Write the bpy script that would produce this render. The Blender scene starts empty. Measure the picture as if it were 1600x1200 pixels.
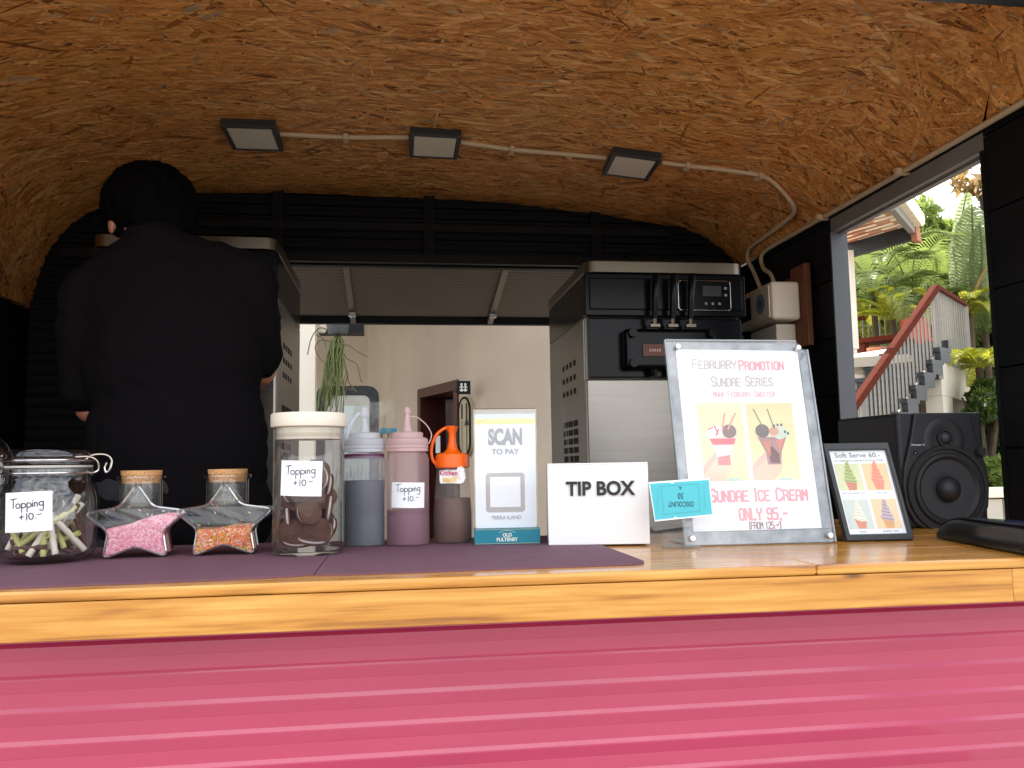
import bpy, bmesh, math, random
import numpy as np
from mathutils import Vector, Matrix, noise

random.seed(7); RNG = np.random.default_rng(7)
SC = bpy.context.scene
COL = SC.collection
R = math.radians

# ------------------------------------------------------------------ camera
F = 1320.0                      # focal length in pixels of a 1600 px wide frame
CAM = Vector((0, 0, 1.45))
PITCH, YAW, ROLL = math.atan(127 / F), math.atan(183 / F), R(.9)
FW = Vector((math.sin(YAW) * math.cos(PITCH), math.cos(YAW) * math.cos(PITCH), math.sin(PITCH)))
RT0 = Vector((math.cos(YAW), -math.sin(YAW), 0)); UP0 = RT0.cross(FW)
RT = RT0 * math.cos(ROLL) - UP0 * math.sin(ROLL)
UPV = UP0 * math.cos(ROLL) + RT0 * math.sin(ROLL)
cd = bpy.data.cameras.new('camera'); cam = bpy.data.objects.new('camera', cd); COL.objects.link(cam)
m3 = Matrix((RT, UPV, -FW)).transposed()
cam.matrix_world = Matrix.Translation(CAM) @ m3.to_4x4()
cd.sensor_width = 36; cd.lens = 36 * F / 1600; cd.clip_start = .05; cd.clip_end = 600
SC.camera = cam

def away(x, y, D):
    """a point of the far background seen in direction (x, y), D metres off"""
    return CAM + (FW * F + RT * (x - 800) - UPV * (y - 600)) * (D / F)

# ------------------------------------------------------------------ world, sun, exposure
SUN_EL, SUN_AZ = R(58), R(-22)     # azimuth measured from +Y towards +X
w = bpy.data.worlds.new('World'); SC.world = w; w.use_nodes = True
nt = w.node_tree; nt.nodes.clear()
out = nt.nodes.new('ShaderNodeOutputWorld'); bg = nt.nodes.new('ShaderNodeBackground')
sky = nt.nodes.new('ShaderNodeTexSky'); sky.sky_type = 'NISHITA'; sky.sun_disc = False
sky.sun_elevation = SUN_EL; sky.sun_rotation = SUN_AZ; sky.dust_density = 2.5; sky.air_density = 1.0
tc = nt.nodes.new('ShaderNodeTexCoord'); mp = nt.nodes.new('ShaderNodeMapping'); mp.inputs['Scale'].default_value = (1, 1, 2.2)
ns = nt.nodes.new('ShaderNodeTexNoise'); ns.inputs['Scale'].default_value = 3.1; ns.inputs['Detail'].default_value = 7
ns.inputs['Roughness'].default_value = .55
rp = nt.nodes.new('ShaderNodeValToRGB'); rp.color_ramp.elements[0].position = .36; rp.color_ramp.elements[1].position = .58
mx = nt.nodes.new('ShaderNodeMix'); mx.data_type = 'RGBA'
nt.links.new(tc.outputs['Generated'], mp.inputs['Vector']); nt.links.new(mp.outputs[0], ns.inputs['Vector'])
nt.links.new(ns.outputs['Fac'], rp.inputs[0]); nt.links.new(rp.outputs[0], mx.inputs['Factor'])
nt.links.new(sky.outputs[0], mx.inputs['A']); mx.inputs['B'].default_value = (13.0, 13.1, 13.4, 1)
nt.links.new(mx.outputs['Result'], bg.inputs[0]); bg.inputs[1].default_value = .10
nt.links.new(bg.outputs[0], out.inputs[0])
sd = bpy.data.lights.new('sun', 'SUN'); sun = bpy.data.objects.new('sun', sd); COL.objects.link(sun)
sd.energy = 3.6; sd.angle = R(.6); sd.color = (1, .95, .87)
sdir = Vector((math.sin(SUN_AZ) * math.cos(SUN_EL), math.cos(SUN_AZ) * math.cos(SUN_EL), math.sin(SUN_EL)))
sun.rotation_euler = sdir.to_track_quat('Z', 'Y').to_euler(); sun.location = (0, 0, 8)
SC.view_settings.view_transform = 'Standard'; SC.view_settings.look = 'None'; SC.view_settings.gamma = 1
SC.view_settings.exposure = 1.4
cy = SC.cycles; cy.max_bounces = 12; cy.diffuse_bounces = 5; cy.glossy_bounces = 4
cy.transmission_bounces = 10; cy.transparent_max_bounces = 24; cy.use_denoising = True
cy.caustics_reflective = False; cy.caustics_refractive = False; cy.sample_clamp_indirect = 8

# ------------------------------------------------------------------ materials
def srgb(r, g, b):
    f = lambda c: (c / 255 / 12.92) if c / 255 <= .04045 else ((c / 255 + .055) / 1.055) ** 2.4
    return (f(r), f(g), f(b))
def bs(m): return m.node_tree.nodes['Principled BSDF']
def mat(name, col, rough=.5, metal=0, var=0, vscale=20, bump=0, bscale=60, coat=0, stretch=(1, 1, 1), trans=0, ior=1.45, sub=0, spec=None):
    m = bpy.data.materials.new(name); m.use_nodes = True
    t = m.node_tree; b = bs(m); c = (*col[:3], 1)
    b.inputs['Base Color'].default_value = c; b.inputs['Roughness'].default_value = rough; b.inputs['Metallic'].default_value = metal
    b.inputs['IOR'].default_value = ior; b.inputs['Transmission Weight'].default_value = trans; b.inputs['Coat Weight'].default_value = coat
    if spec is not None: b.inputs['Specular IOR Level'].default_value = spec
    if var or bump:
        co = t.nodes.new('ShaderNodeTexCoord'); mpn = t.nodes.new('ShaderNodeMapping'); mpn.inputs['Scale'].default_value = stretch
        t.links.new(co.outputs['Object'], mpn.inputs['Vector'])
    if var:
        n = t.nodes.new('ShaderNodeTexNoise'); n.inputs['Scale'].default_value = vscale; n.inputs['Detail'].default_value = 6
        t.links.new(mpn.outputs[0], n.inputs['Vector'])
        r = t.nodes.new('ShaderNodeValToRGB'); e = r.color_ramp.elements
        e[0].position = .3; e[1].position = .72
        e[0].color = (*[max(0, x * (1 - var)) for x in col[:3]], 1); e[1].color = (*[min(1, x * (1 + var)) for x in col[:3]], 1)
        t.links.new(n.outputs['Fac'], r.inputs[0]); t.links.new(r.outputs[0], b.inputs['Base Color'])
        rr = t.nodes.new('ShaderNodeMapRange'); rr.inputs['To Min'].default_value = max(.02, rough * .8); rr.inputs['To Max'].default_value = min(1, rough * 1.25)
        t.links.new(n.outputs['Fac'], rr.inputs['Value']); t.links.new(rr.outputs[0], b.inputs['Roughness'])
    if bump:
        n2 = t.nodes.new('ShaderNodeTexNoise'); n2.inputs['Scale'].default_value = bscale; n2.inputs['Detail'].default_value = 4
        bp = t.nodes.new('ShaderNodeBump'); bp.inputs['Strength'].default_value = bump; bp.inputs['Distance'].default_value = .002
        t.links.new(mpn.outputs[0], n2.inputs['Vector']); t.links.new(n2.outputs['Fac'], bp.inputs['Height']); t.links.new(bp.outputs[0], b.inputs['Normal'])
    return m
def wood(name, dark, mid, light, rough=.3, coat=.3, scale=1.0, axis=0, knots=True):
    m = bpy.data.materials.new(name); m.use_nodes = True; t = m.node_tree; b = bs(m); N = t.nodes.new; L = t.links.new
    co = N('ShaderNodeTexCoord'); oi = N('ShaderNodeObjectInfo'); ad = N('ShaderNodeVectorMath'); ad.operation = 'ADD'
    sc = N('ShaderNodeVectorMath'); sc.operation = 'SCALE'; sc.inputs[0].default_value = (7.3, 3.1, 5.7)
    L(oi.outputs['Random'], sc.inputs['Scale']); L(co.outputs['Object'], ad.inputs[0]); L(sc.outputs[0], ad.inputs[1])
    mp1 = N('ShaderNodeMapping'); s = [30 * scale] * 3; s[axis] = 2.4 * scale; mp1.inputs['Scale'].default_value = s
    L(ad.outputs[0], mp1.inputs['Vector'])
    n1 = N('ShaderNodeTexNoise'); n1.inputs['Scale'].default_value = 1.2; n1.inputs['Detail'].default_value = 8; n1.inputs['Distortion'].default_value = 1.3
    L(mp1.outputs[0], n1.inputs['Vector'])
    mp2 = N('ShaderNodeMapping'); s = [160 * scale] * 3; s[axis] = 5 * scale; mp2.inputs['Scale'].default_value = s; L(ad.outputs[0], mp2.inputs['Vector'])
    n2 = N('ShaderNodeTexNoise'); n2.inputs['Scale'].default_value = 1; n2.inputs['Detail'].default_value = 3; L(mp2.outputs[0], n2.inputs['Vector'])
    mx0 = N('ShaderNodeMix'); mx0.inputs['Factor'].default_value = .42; L(n1.outputs['Fac'], mx0.inputs['A']); L(n2.outputs['Fac'], mx0.inputs['B'])
    r = N('ShaderNodeValToRGB'); e = r.color_ramp.elements; e[0].position = .3; e[0].color = (*dark, 1); e[1].position = .68; e[1].color = (*light, 1)
    e2 = r.color_ramp.elements.new(.45); e2.color = (*mid, 1)
    L(mx0.outputs['Result'], r.inputs[0]); src = r.outputs[0]
    if knots:
        mp3 = N('ShaderNodeMapping'); s = [16] * 3; s[axis] = 5.5; mp3.inputs['Scale'].default_value = s; L(ad.outputs[0], mp3.inputs['Vector'])
        v = N('ShaderNodeTexVoronoi'); v.inputs['Scale'].default_value = 1; L(mp3.outputs[0], v.inputs['Vector'])
        r3 = N('ShaderNodeValToRGB'); q = r3.color_ramp.elements; q[0].position = .045; q[0].color = (1, 1, 1, 1); q[1].position = .12; q[1].color = (0, 0, 0, 1)
        L(v.outputs['Distance'], r3.inputs[0])
        mk = N('ShaderNodeMix'); mk.data_type = 'RGBA'; L(r3.outputs[0], mk.inputs['Factor']); L(src, mk.inputs['A']); mk.inputs['B'].default_value = (*[c * .35 for c in dark], 1)
        src = mk.outputs['Result']
    L(src, b.inputs['Base Color']); b.inputs['Roughness'].default_value = rough; b.inputs['Coat Weight'].default_value = coat; b.inputs['Coat Roughness'].default_value = .12
    bp = N('ShaderNodeBump'); bp.inputs['Strength'].default_value = .12; bp.inputs['Distance'].default_value = .001; L(mx0.outputs['Result'], bp.inputs['Height']); L(bp.outputs[0], b.inputs['Normal'])
    return m
def thin_glass(name, tint=(.985, .99, .99), edge=(.75, .78, .78), gloss=.9, rough=.03, f0=.045):
    """thin-walled glass: clear face on, darker where the wall is seen edge on"""
    m = bpy.data.materials.new(name); m.use_nodes = True; t = m.node_tree; t.nodes.clear(); N = t.nodes.new; L = t.links.new
    o = N('ShaderNodeOutputMaterial'); lw = N('ShaderNodeLayerWeight'); lw.inputs['Blend'].default_value = .5
    r = N('ShaderNodeValToRGB'); e = r.color_ramp.elements; e[0].position = .5; e[0].color = (*tint, 1); e[1].position = .95; e[1].color = (*edge, 1)
    L(lw.outputs['Facing'], r.inputs[0]); tr = N('ShaderNodeBsdfTransparent'); L(r.outputs[0], tr.inputs[0])
    g = N('ShaderNodeBsdfGlossy'); g.inputs['Roughness'].default_value = rough
    l2 = N('ShaderNodeLayerWeight'); l2.inputs['Blend'].default_value = .5; pw = N('ShaderNodeMath'); pw.operation = 'POWER'; pw.inputs[1].default_value = 4.5
    L(l2.outputs['Facing'], pw.inputs[0]); fr = N('ShaderNodeMapRange'); fr.inputs['To Min'].default_value = f0; fr.inputs['To Max'].default_value = .8; L(pw.outputs[0], fr.inputs['Value'])
    mu = N('ShaderNodeMath'); mu.operation = 'MULTIPLY'; mu.use_clamp = True
    mu.inputs[1].default_value = gloss; L(fr.outputs[0], mu.inputs[0])
    mx = N('ShaderNodeMixShader'); L(mu.outputs[0], mx.inputs[0]); L(tr.outputs[0], mx.inputs[1]); L(g.outputs[0], mx.inputs[2]); L(mx.outputs[0], o.inputs[0])
    return m
def milky(name, col, clear=.45, rough=.35):
    m = bpy.data.materials.new(name); m.use_nodes = True; t = m.node_tree; b = bs(m); N = t.nodes.new; L = t.links.new
    o = t.nodes['Material Output']; b.inputs['Base Color'].default_value = (*col, 1); b.inputs['Roughness'].default_value = rough
    tl = N('ShaderNodeBsdfTranslucent'); tl.inputs[0].default_value = (*col, 1)
    tr = N('ShaderNodeBsdfTransparent'); tr.inputs[0].default_value = (.97, .97, .98, 1)
    m1 = N('ShaderNodeMixShader'); m1.inputs[0].default_value = .45; L(b.outputs[0], m1.inputs[1]); L(tl.outputs[0], m1.inputs[2])
    m2 = N('ShaderNodeMixShader'); m2.inputs[0].default_value = clear; L(m1.outputs[0], m2.inputs[1]); L(tr.outputs[0], m2.inputs[2]); L(m2.outputs[0], o.inputs[0])
    return m
def leafmat(name, c1, c2, thru=(.35, .5, .05), vscale=3):
    m = bpy.data.materials.new(name); m.use_nodes = True; t = m.node_tree; b = bs(m); N = t.nodes.new; L = t.links.new
    o = t.nodes['Material Output']; g = N('ShaderNodeNewGeometry'); r = N('ShaderNodeValToRGB'); e = r.color_ramp.elements
    e[0].color = (*c1, 1); e[1].color = (*c2, 1); L(g.outputs['Random Per Island'], r.inputs[0]); L(r.outputs[0], b.inputs['Base Color'])
    b.inputs['Roughness'].default_value = .42
    tl = N('ShaderNodeBsdfTranslucent'); mm = N('ShaderNodeMix'); mm.data_type = 'RGBA'; mm.inputs['Factor'].default_value = .6
    L(r.outputs[0], mm.inputs['A']); mm.inputs['B'].default_value = (*thru, 1); L(mm.outputs['Result'], tl.inputs[0])
    mx = N('ShaderNodeMixShader'); mx.inputs[0].default_value = .5; L(b.outputs[0], mx.inputs[1]); L(tl.outputs[0], mx.inputs[2]); L(mx.outputs[0], o.inputs[0])
    return m
def islandmat(name, cols, rough=.5, pos=None, spec=None, grain=None):
    m = bpy.data.materials.new(name); m.use_nodes = True; t = m.node_tree; b = bs(m); N = t.nodes.new; L = t.links.new
    g = N('ShaderNodeNewGeometry'); r = N('ShaderNodeValToRGB'); r.color_ramp.interpolation = 'CONSTANT' if pos is None else 'LINEAR'
    e = r.color_ramp.elements
    while len(e) < len(cols): e.new(.5)
    for i, c in enumerate(cols): e[i].position = (i / len(cols)) if pos is None else pos[i]; e[i].color = (*c, 1)
    L(g.outputs['Random Per Island'], r.inputs[0]); src = r.outputs[0]
    if grain:
        co = N('ShaderNodeTexCoord'); mpn = N('ShaderNodeMapping'); mpn.inputs['Scale'].default_value = grain[0]; L(co.outputs['Object'], mpn.inputs['Vector'])
        n = N('ShaderNodeTexNoise'); n.inputs['Scale'].default_value = 1; n.inputs['Detail'].default_value = 5; L(mpn.outputs[0], n.inputs['Vector'])
        mr = N('ShaderNodeMapRange'); mr.inputs['From Min'].default_value = .3; mr.inputs['From Max'].default_value = .7; mr.inputs['To Min'].default_value = 1 - grain[1]; mr.inputs['To Max'].default_value = 1 + grain[1]
        L(n.outputs['Fac'], mr.inputs['Value']); vm = N('ShaderNodeVectorMath'); vm.operation = 'SCALE'; L(src, vm.inputs[0]); L(mr.outputs[0], vm.inputs['Scale']); src = vm.outputs[0]
    L(src, b.inputs['Base Color']); b.inputs['Roughness'].default_value = rough
    if spec is not None: b.inputs['Specular IOR Level'].default_value = spec
    return m

M = {}
M['black'] = mat('black painted metal', (.007, .007, .008), .5, var=.3, vscale=9, bump=.05, spec=.25)
M['blackwall'] = mat('black cladding', (.006, .006, .007), .6, var=.3, vscale=6, spec=.2)
M['darkgrey'] = mat('dark grey metal', (.028, .031, .034), .4, var=.15)
M['pink'] = mat('pink painted sheet metal', srgb(170, 46, 82), .36, coat=.9, var=.09, vscale=7, bump=.05, bscale=14, stretch=(.4, 1, 1))
M['counter'] = wood('varnished pine', srgb(126, 72, 22), srgb(190, 128, 46), srgb(218, 166, 82), .25, .35)
M['osbbase'] = mat('osb base', (.30, .12, .035), .8, var=.4, vscale=90)
M['osb'] = islandmat('osb strands', [(.22, .075, .018), (.56, .222, .052), (.67, .288, .074), (.75, .355, .108), (.84, .47, .18), (.40, .28, .18)], .5,
                     pos=[0, .12, .4, .75, .96, 1], spec=.3, grain=((14, 120, 120), .28))
M['conduit'] = mat('cream plastic pipe', srgb(205, 182, 150), .45)
M['cream'] = mat('cream plastic', srgb(226, 216, 198), .45)
M['white'] = mat('white plastic', srgb(236, 236, 236), .4)
M['lamp'] = mat('lamp diffuser', srgb(228, 214, 194), .6)
M['steel'] = mat('brushed steel', (.27, .25, .225), .3, metal=1, var=.12, vscale=3, bump=.1, bscale=40, stretch=(1, 1, 25))
M['steelside'] = mat('side steel', (.15, .14, .12), .34, metal=.9, var=.1, vscale=3, bump=.05)
M['chrome'] = mat('bright metal', (.72, .70, .66), .2, metal=1)
M['goldsteel'] = mat('warm steel rim', (.17, .145, .11), .34, metal=1)
M['glossblack'] = mat('gloss black plastic', (.003, .0034, .0045), .2, spec=.18)
M['hole'] = mat('dark recess', (.004, .004, .004), .9)
M['brownplate'] = mat('brown name plate', srgb(100, 52, 38), .4)
M['paper'] = mat('white paper', srgb(246, 247, 252), .6)
M['papernote'] = mat('note paper', srgb(244, 246, 250), .7, bump=.1, bscale=25)
M['ink'] = mat('black ink', (.02, .02, .022), .6)
M['clear'] = thin_glass('clear glass')
M['clearthick'] = thin_glass('thick clear glass', (.965, .97, .97), (.70, .73, .72), 1.5)
M['bead'] = thin_glass('highlight bead glass', (.95, .96, .96), (.7, .72, .72), 1.3, .08, .38)
M['ribglass'] = thin_glass('ribbed glass', (.93, .94, .93), (.6, .62, .6), 1.2, .15, .12)
M['acrylic'] = thin_glass('acrylic sheet', (.985, .99, .995), (.6, .65, .7), 1.8, .05)
M['acryledge'] = mat('acrylic edge', (.55, .62, .66), .25, trans=.4)
M['realglass'] = thin_glass('jar glass', (.98, .985, .985), (.74, .76, .75), 1.3, .02)
M['cork'] = mat('cork', srgb(200, 150, 100), .85, var=.35, vscale=260, bump=.5, bscale=300)
M['mat'] = mat('plum placemat', srgb(108, 74, 88), .72, var=.06, vscale=30, bump=.3, bscale=700)
M['matedge'] = mat('placemat edge', srgb(40, 22, 30), .8)
M['orange'] = mat('orange plastic', srgb(240, 100, 12), .35)
M['frost'] = milky('frosted plastic', (.80, .82, .86), .72)
M['frostpink'] = milky('pink stained plastic', (.84, .58, .60), .66)
M['frostcap'] = milky('frosted cap', (.82, .84, .88), .15)
M['pinkcap'] = milky('pink cap', (.84, .62, .62), .10)
M['slate'] = mat('dark blue sauce', srgb(38, 44, 66), .4, var=.1)
M['purple'] = mat('purple red sauce', srgb(84, 30, 68), .35, var=.15, vscale=15)
M['cocoa'] = mat('cocoa sauce', srgb(84, 50, 38), .4, var=.05)
M['teal'] = mat('teal card', srgb(20, 120, 140), .5)
M['shirt'] = mat('black cotton', (.0066, .0056, .0066), .95, bump=.3, bscale=350, spec=.05)
M['trousers'] = mat('dark trousers', (.02, .02, .026), .9)
M['skin'] = mat('skin', srgb(176, 118, 92), .5, var=.08, vscale=40)
M['hair'] = mat('black hair', (.003, .0026, .0026), .85, bump=.8, bscale=160, stretch=(1, 1, .15), spec=.03)
M['speaker'] = mat('speaker matt black', (.013, .0135, .016), .5, bump=.15, bscale=500)
M['cone'] = mat('speaker cone', (.026, .028, .032), .55)
M['rubber'] = mat('rubber', (.014, .014, .015), .6)
M['wall'] = mat('beige render', srgb(204, 187, 166), .85, var=.09, vscale=2.2, bump=.15, bscale=60)
M['wallpale'] = mat('pale cream render', srgb(236, 226, 210), .8, var=.04, vscale=2)
M['concrete'] = mat('white concrete', srgb(196, 188, 172), .85, var=.16, vscale=1.6, bump=.2, bscale=30)
M['floor'] = mat('pale paving', (.24, .225, .205), .85, var=.15, vscale=.8, bump=.3, bscale=15)
M['redwood'] = wood('red brown timber', srgb(52, 18, 10), srgb(80, 32, 20), srgb(98, 44, 28), .85, 0, 1, 0, False); bs(M['redwood']).inputs['Specular IOR Level'].default_value = .1
M['doorwood'] = wood('dark red door wood', srgb(40, 18, 12), srgb(66, 30, 20), srgb(92, 44, 28), .4, .2, 1, 2, False)
M['greysteel'] = mat('galvanised grey', (.21, .195, .165), .6, metal=0, var=.1)
M['tile'] = mat('clay tile', srgb(190, 142, 108), .8, var=.2, vscale=4)
M['tilepale'] = mat('pale clay tile', srgb(242, 228, 200), .8, var=.1, vscale=4)
M['bark'] = mat('bark', srgb(74, 62, 46), .9, var=.35, vscale=8, bump=.6, bscale=20)
M['soffit'] = mat('grey aluminium reveal', (.20, .185, .165), .5, var=.08)
M['jamb'] = mat('grey blue jamb', (.08, .09, .10), .45)
M['hatchmetal'] = mat('hatch underside', srgb(132, 118, 104), .32, metal=.6, var=.12, vscale=2.5)
M['planter'] = mat('grey planter', (.08, .085, .09), .6)
M['terracotta'] = mat('terracotta', srgb(172, 112, 84), .8, var=.1)
M['leaf_a'] = leafmat('palm leaf', (.06, .105, .025), (.15, .20, .055), (.42, .50, .13))
M['leaf_y'] = leafmat('yellow palm leaf', (.16, .20, .02), (.38, .38, .05), (.75, .75, .06))
M['leaf_b'] = leafmat('banana leaf', (.12, .17, .07), (.20, .25, .12), (.46, .52, .26))
M['leaf_d'] = leafmat('dark leaf', (.02, .045, .01), (.06, .10, .02), (.16, .24, .03))
M['leaf_l'] = leafmat('lime leaf', (.11, .18, .035), (.22, .30, .07), (.55, .64, .16))
M['leaf_br'] = leafmat('dry leaf', (.30, .19, .07), (.42, .28, .12), (.5, .35, .12))
M['cactus'] = mat('trailing stem', srgb(102, 110, 60), .6, var=.2, vscale=30)
M['cactusbr'] = mat('woody trailing stem', srgb(110, 98, 70), .7)
_pc = {}
def colmat(rgb, rough=.6):
    k = (rgb, rough)
    if k not in _pc: _pc[k] = mat('print %02x%02x%02x' % rgb, srgb(*rgb), rough)
    return _pc[k]

# ------------------------------------------------------------------ mesh helpers
def tag(o, label=None, cat=None, group=None, kind=None):
    if label: o['label'] = label
    if cat: o['category'] = cat
    if group: o['group'] = group
    if kind: o['kind'] = kind
    return o
def thing(name, label, cat, loc=(0, 0, 0), rz=0, group=None, rx=0):
    o = bpy.data.objects.new(name, None); COL.objects.link(o); o.empty_display_size = .05
    o.location = loc; o.rotation_euler = (rx, 0, rz); return tag(o, label, cat, group)
class MB:
    def __init__(s): s.v = []; s.f = []; s.m = []; s.mats = []; s.cur = 0; s.T = None
    def mat(s, m):
        if m not in s.mats: s.mats.append(m)
        s.cur = s.mats.index(m); return s
    def add(s, vs, fs):
        n = len(s.v)
        if s.T is not None: vs = [s.T @ Vector(p) for p in vs]
        s.v.extend([tuple(p) for p in vs]); s.f.extend([tuple(i + n for i in f) for f in fs]); s.m.extend([s.cur] * len(fs)); return s
    def box(s, x0, x1, y0, y1, z0, z1):
        return s.add([(x0, y0, z0), (x1, y0, z0), (x1, y1, z0), (x0, y1, z0), (x0, y0, z1), (x1, y0, z1), (x1, y1, z1), (x0, y1, z1)],
                     [(0, 3, 2, 1), (4, 5, 6, 7), (0, 1, 5, 4), (1, 2, 6, 5), (2, 3, 7, 6), (3, 0, 4, 7)])
    def bar(s, a, b, wd, ht, up=(0, 0, 1)):
        a = Vector(a); b = Vector(b); d = (b - a).normalized(); sd_ = d.cross(Vector(up))
        if sd_.length < 1e-4: sd_ = d.cross(Vector((0, 1, 0)))
        sd_.normalize(); u = sd_.cross(d)
        vs = [p + sd_ * (i * wd / 2) + u * (j * ht / 2) for p in (a, b) for i, j in ((-1, -1), (1, -1), (1, 1), (-1, 1))]
        return s.add(vs, [(0, 1, 2, 3), (7, 6, 5, 4), (0, 4, 5, 1), (1, 5, 6, 2), (2, 6, 7, 3), (3, 7, 4, 0)])
    def tube(s, pts, r, seg=10, cap=True):
        pts = [Vector(p) for p in pts]; rs = r if hasattr(r, '__len__') else [r] * len(pts)
        vs = []; t0 = (pts[1] - pts[0]).normalized(); n = t0.orthogonal().normalized()
        for i, p in enumerate(pts):
            t = (pts[min(i + 1, len(pts) - 1)] - pts[max(i - 1, 0)]).normalized()
            n = (n - t * n.dot(t)).normalized(); b = t.cross(n)
            vs += [p + (n * math.cos(2 * math.pi * k / seg) + b * math.sin(2 * math.pi * k / seg)) * rs[i] for k in range(seg)]
        fs = [(i * seg + k, i * seg + (k + 1) % seg, (i + 1) * seg + (k + 1) % seg, (i + 1) * seg + k) for i in range(len(pts) - 1) for k in range(seg)]
        if cap: fs += [tuple(range(seg - 1, -1, -1)), tuple((len(pts) - 1) * seg + k for k in range(seg))]
        return s.add(vs, fs)
    def lathe(s, prof, seg=40, c=(0, 0, 0), close=False, axis='z'):
        """prof = [(r, z)]; a radius of 0 ends the shape in a point"""
        vs = []; fs = []; rings = []
        for r, z in prof:
            if r < 1e-6: rings.append([len(vs)]); vs.append((0, 0, z))
            else:
                rings.append(list(range(len(vs), len(vs) + seg)))
                vs += [(r * math.cos(2 * math.pi * k / seg), r * math.sin(2 * math.pi * k / seg), z) for k in range(seg)]
        idx = list(range(len(rings) - 1)) + ([len(rings) - 1] if close else [])
        for i in idx:
            a, b = rings[i], rings[(i + 1) % len(rings)]
            for k in range(seg):
                k2 = (k + 1) % seg
                if len(a) == 1 and len(b) == 1: continue
                if len(a) == 1: fs.append((a[0], b[k2], b[k]))
                elif len(b) == 1: fs.append((a[k], a[k2], b[0]))
                else: fs.append((a[k], a[k2], b[k2], b[k]))
        if axis == 'y': vs = [(x, z, y) for x, y, z in vs]; fs = [f[::-1] for f in fs]
        vs = [(x + c[0], y + c[1], z + c[2]) for x, y, z in vs]
        return s.add(vs, fs)
    def prism(s, poly, y0, y1, inset=0, bev=0):
        """poly in x,z (seen from the front, counter-clockwise), extruded from y0 (front) to y1"""
        n = len(poly); vs = [(x, y0, z) for x, z in poly] + [(x, y1, z) for x, z in poly]
        fs = [tuple(range(n)), tuple(range(2 * n - 1, n - 1, -1))] + [(i, n + i, n + (i + 1) % n, (i + 1) % n) for i in range(n)]
        return s.add(vs, fs)
    def build(s, name, m=None, parent=None, smooth=False, bevel=0, loc=None, seg=2, autosmooth=None):
        me = bpy.data.meshes.new(name); me.from_pydata(s.v, [], s.f)
        for mm in (s.mats or [m]): me.materials.append(mm)
        if len(s.mats) > 1: me.polygons.foreach_set('material_index', s.m)
        if smooth: me.polygons.foreach_set('use_smooth', [True] * len(me.polygons))
        me.update()
        if smooth: me.set_sharp_from_angle(angle=R(autosmooth or 40))
        o = bpy.data.objects.new(name, me); COL.objects.link(o); o.parent = parent
        if loc is not None: o.location = loc
        if bevel:
            b = o.modifiers.new('bevel', 'BEVEL'); b.width = bevel; b.segments = seg; b.limit_method = 'ANGLE'; b.angle_limit = R(35)
        return o
def B(name, m, parent, *boxes, **k):
    mb = MB()
    for b in boxes: mb.box(*b)
    return mb.build(name, m, parent, **k)
def rrect(w_, h_, r, n=5, cx=0, cz=0):
    pts = []
    for sx, sz, a0 in ((1, -1, -90), (1, 1, 0), (-1, 1, 90), (-1, -1, 180)):
        for k in range(n + 1):
            a = R(a0 + 90 * k / n); pts.append((cx + sx * (w_ / 2 - r) + r * math.cos(a), cz + sz * (h_ / 2 - r) + r * math.sin(a)))
    return pts
def share(src, parent, loc=None, name=None):
    c = src.copy(); COL.objects.link(c); c.parent = parent
    if loc is not None: c.location = loc
    return c
def catmull(pts, n=8):
    P = [Vector(p) for p in pts]; P = [P[0] * 2 - P[1]] + P + [P[-1] * 2 - P[-2]]; o_ = []
    for i in range(1, len(P) - 2):
        for k in range(n):
            t = k / n; a, b, c, d = P[i - 1], P[i], P[i + 1], P[i + 2]
            o_.append(.5 * ((2 * b) + (c - a) * t + (2 * a - 5 * b + 4 * c - d) * t * t + (3 * b - a - 3 * c + d) * t ** 3))
    o_.append(P[-2]); return o_
def text_mesh(body, parent, name, m, x, z, y, width=None, height=None, extrude=0, bold=0, align='C', label=None):
    """lettering lying in the x,z plane of its parent, facing -y"""
    cu = bpy.data.curves.new('lettering', 'FONT'); cu.body = body; cu.size = 1; cu.extrude = extrude; cu.offset = bold; cu.resolution_u = 4
    t = bpy.data.objects.new('t', cu); COL.objects.link(t)
    me = bpy.data.meshes.new_from_object(t.evaluated_get(bpy.context.evaluated_depsgraph_get()))
    bpy.data.objects.remove(t); bpy.data.curves.remove(cu)
    xs = [v.co.x for v in me.vertices]; ys = [v.co.y for v in me.vertices]
    w0 = max(xs) - min(xs); h0 = max(ys) - min(ys); sz = height / h0 if height else width / w0; sx = width / w0 if width else sz
    cx = (max(xs) + min(xs)) / 2 if align == 'C' else min(xs); cyy = min(ys)
    for v in me.vertices:
        v.co = ((v.co.x - cx) * sx + x, y - v.co.z * sz, (v.co.y - cyy) * sz + z)
    me.materials.clear(); me.materials.append(m); me.update()
    o = bpy.data.objects.new(name, me); COL.objects.link(o); o.parent = parent; return o

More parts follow.
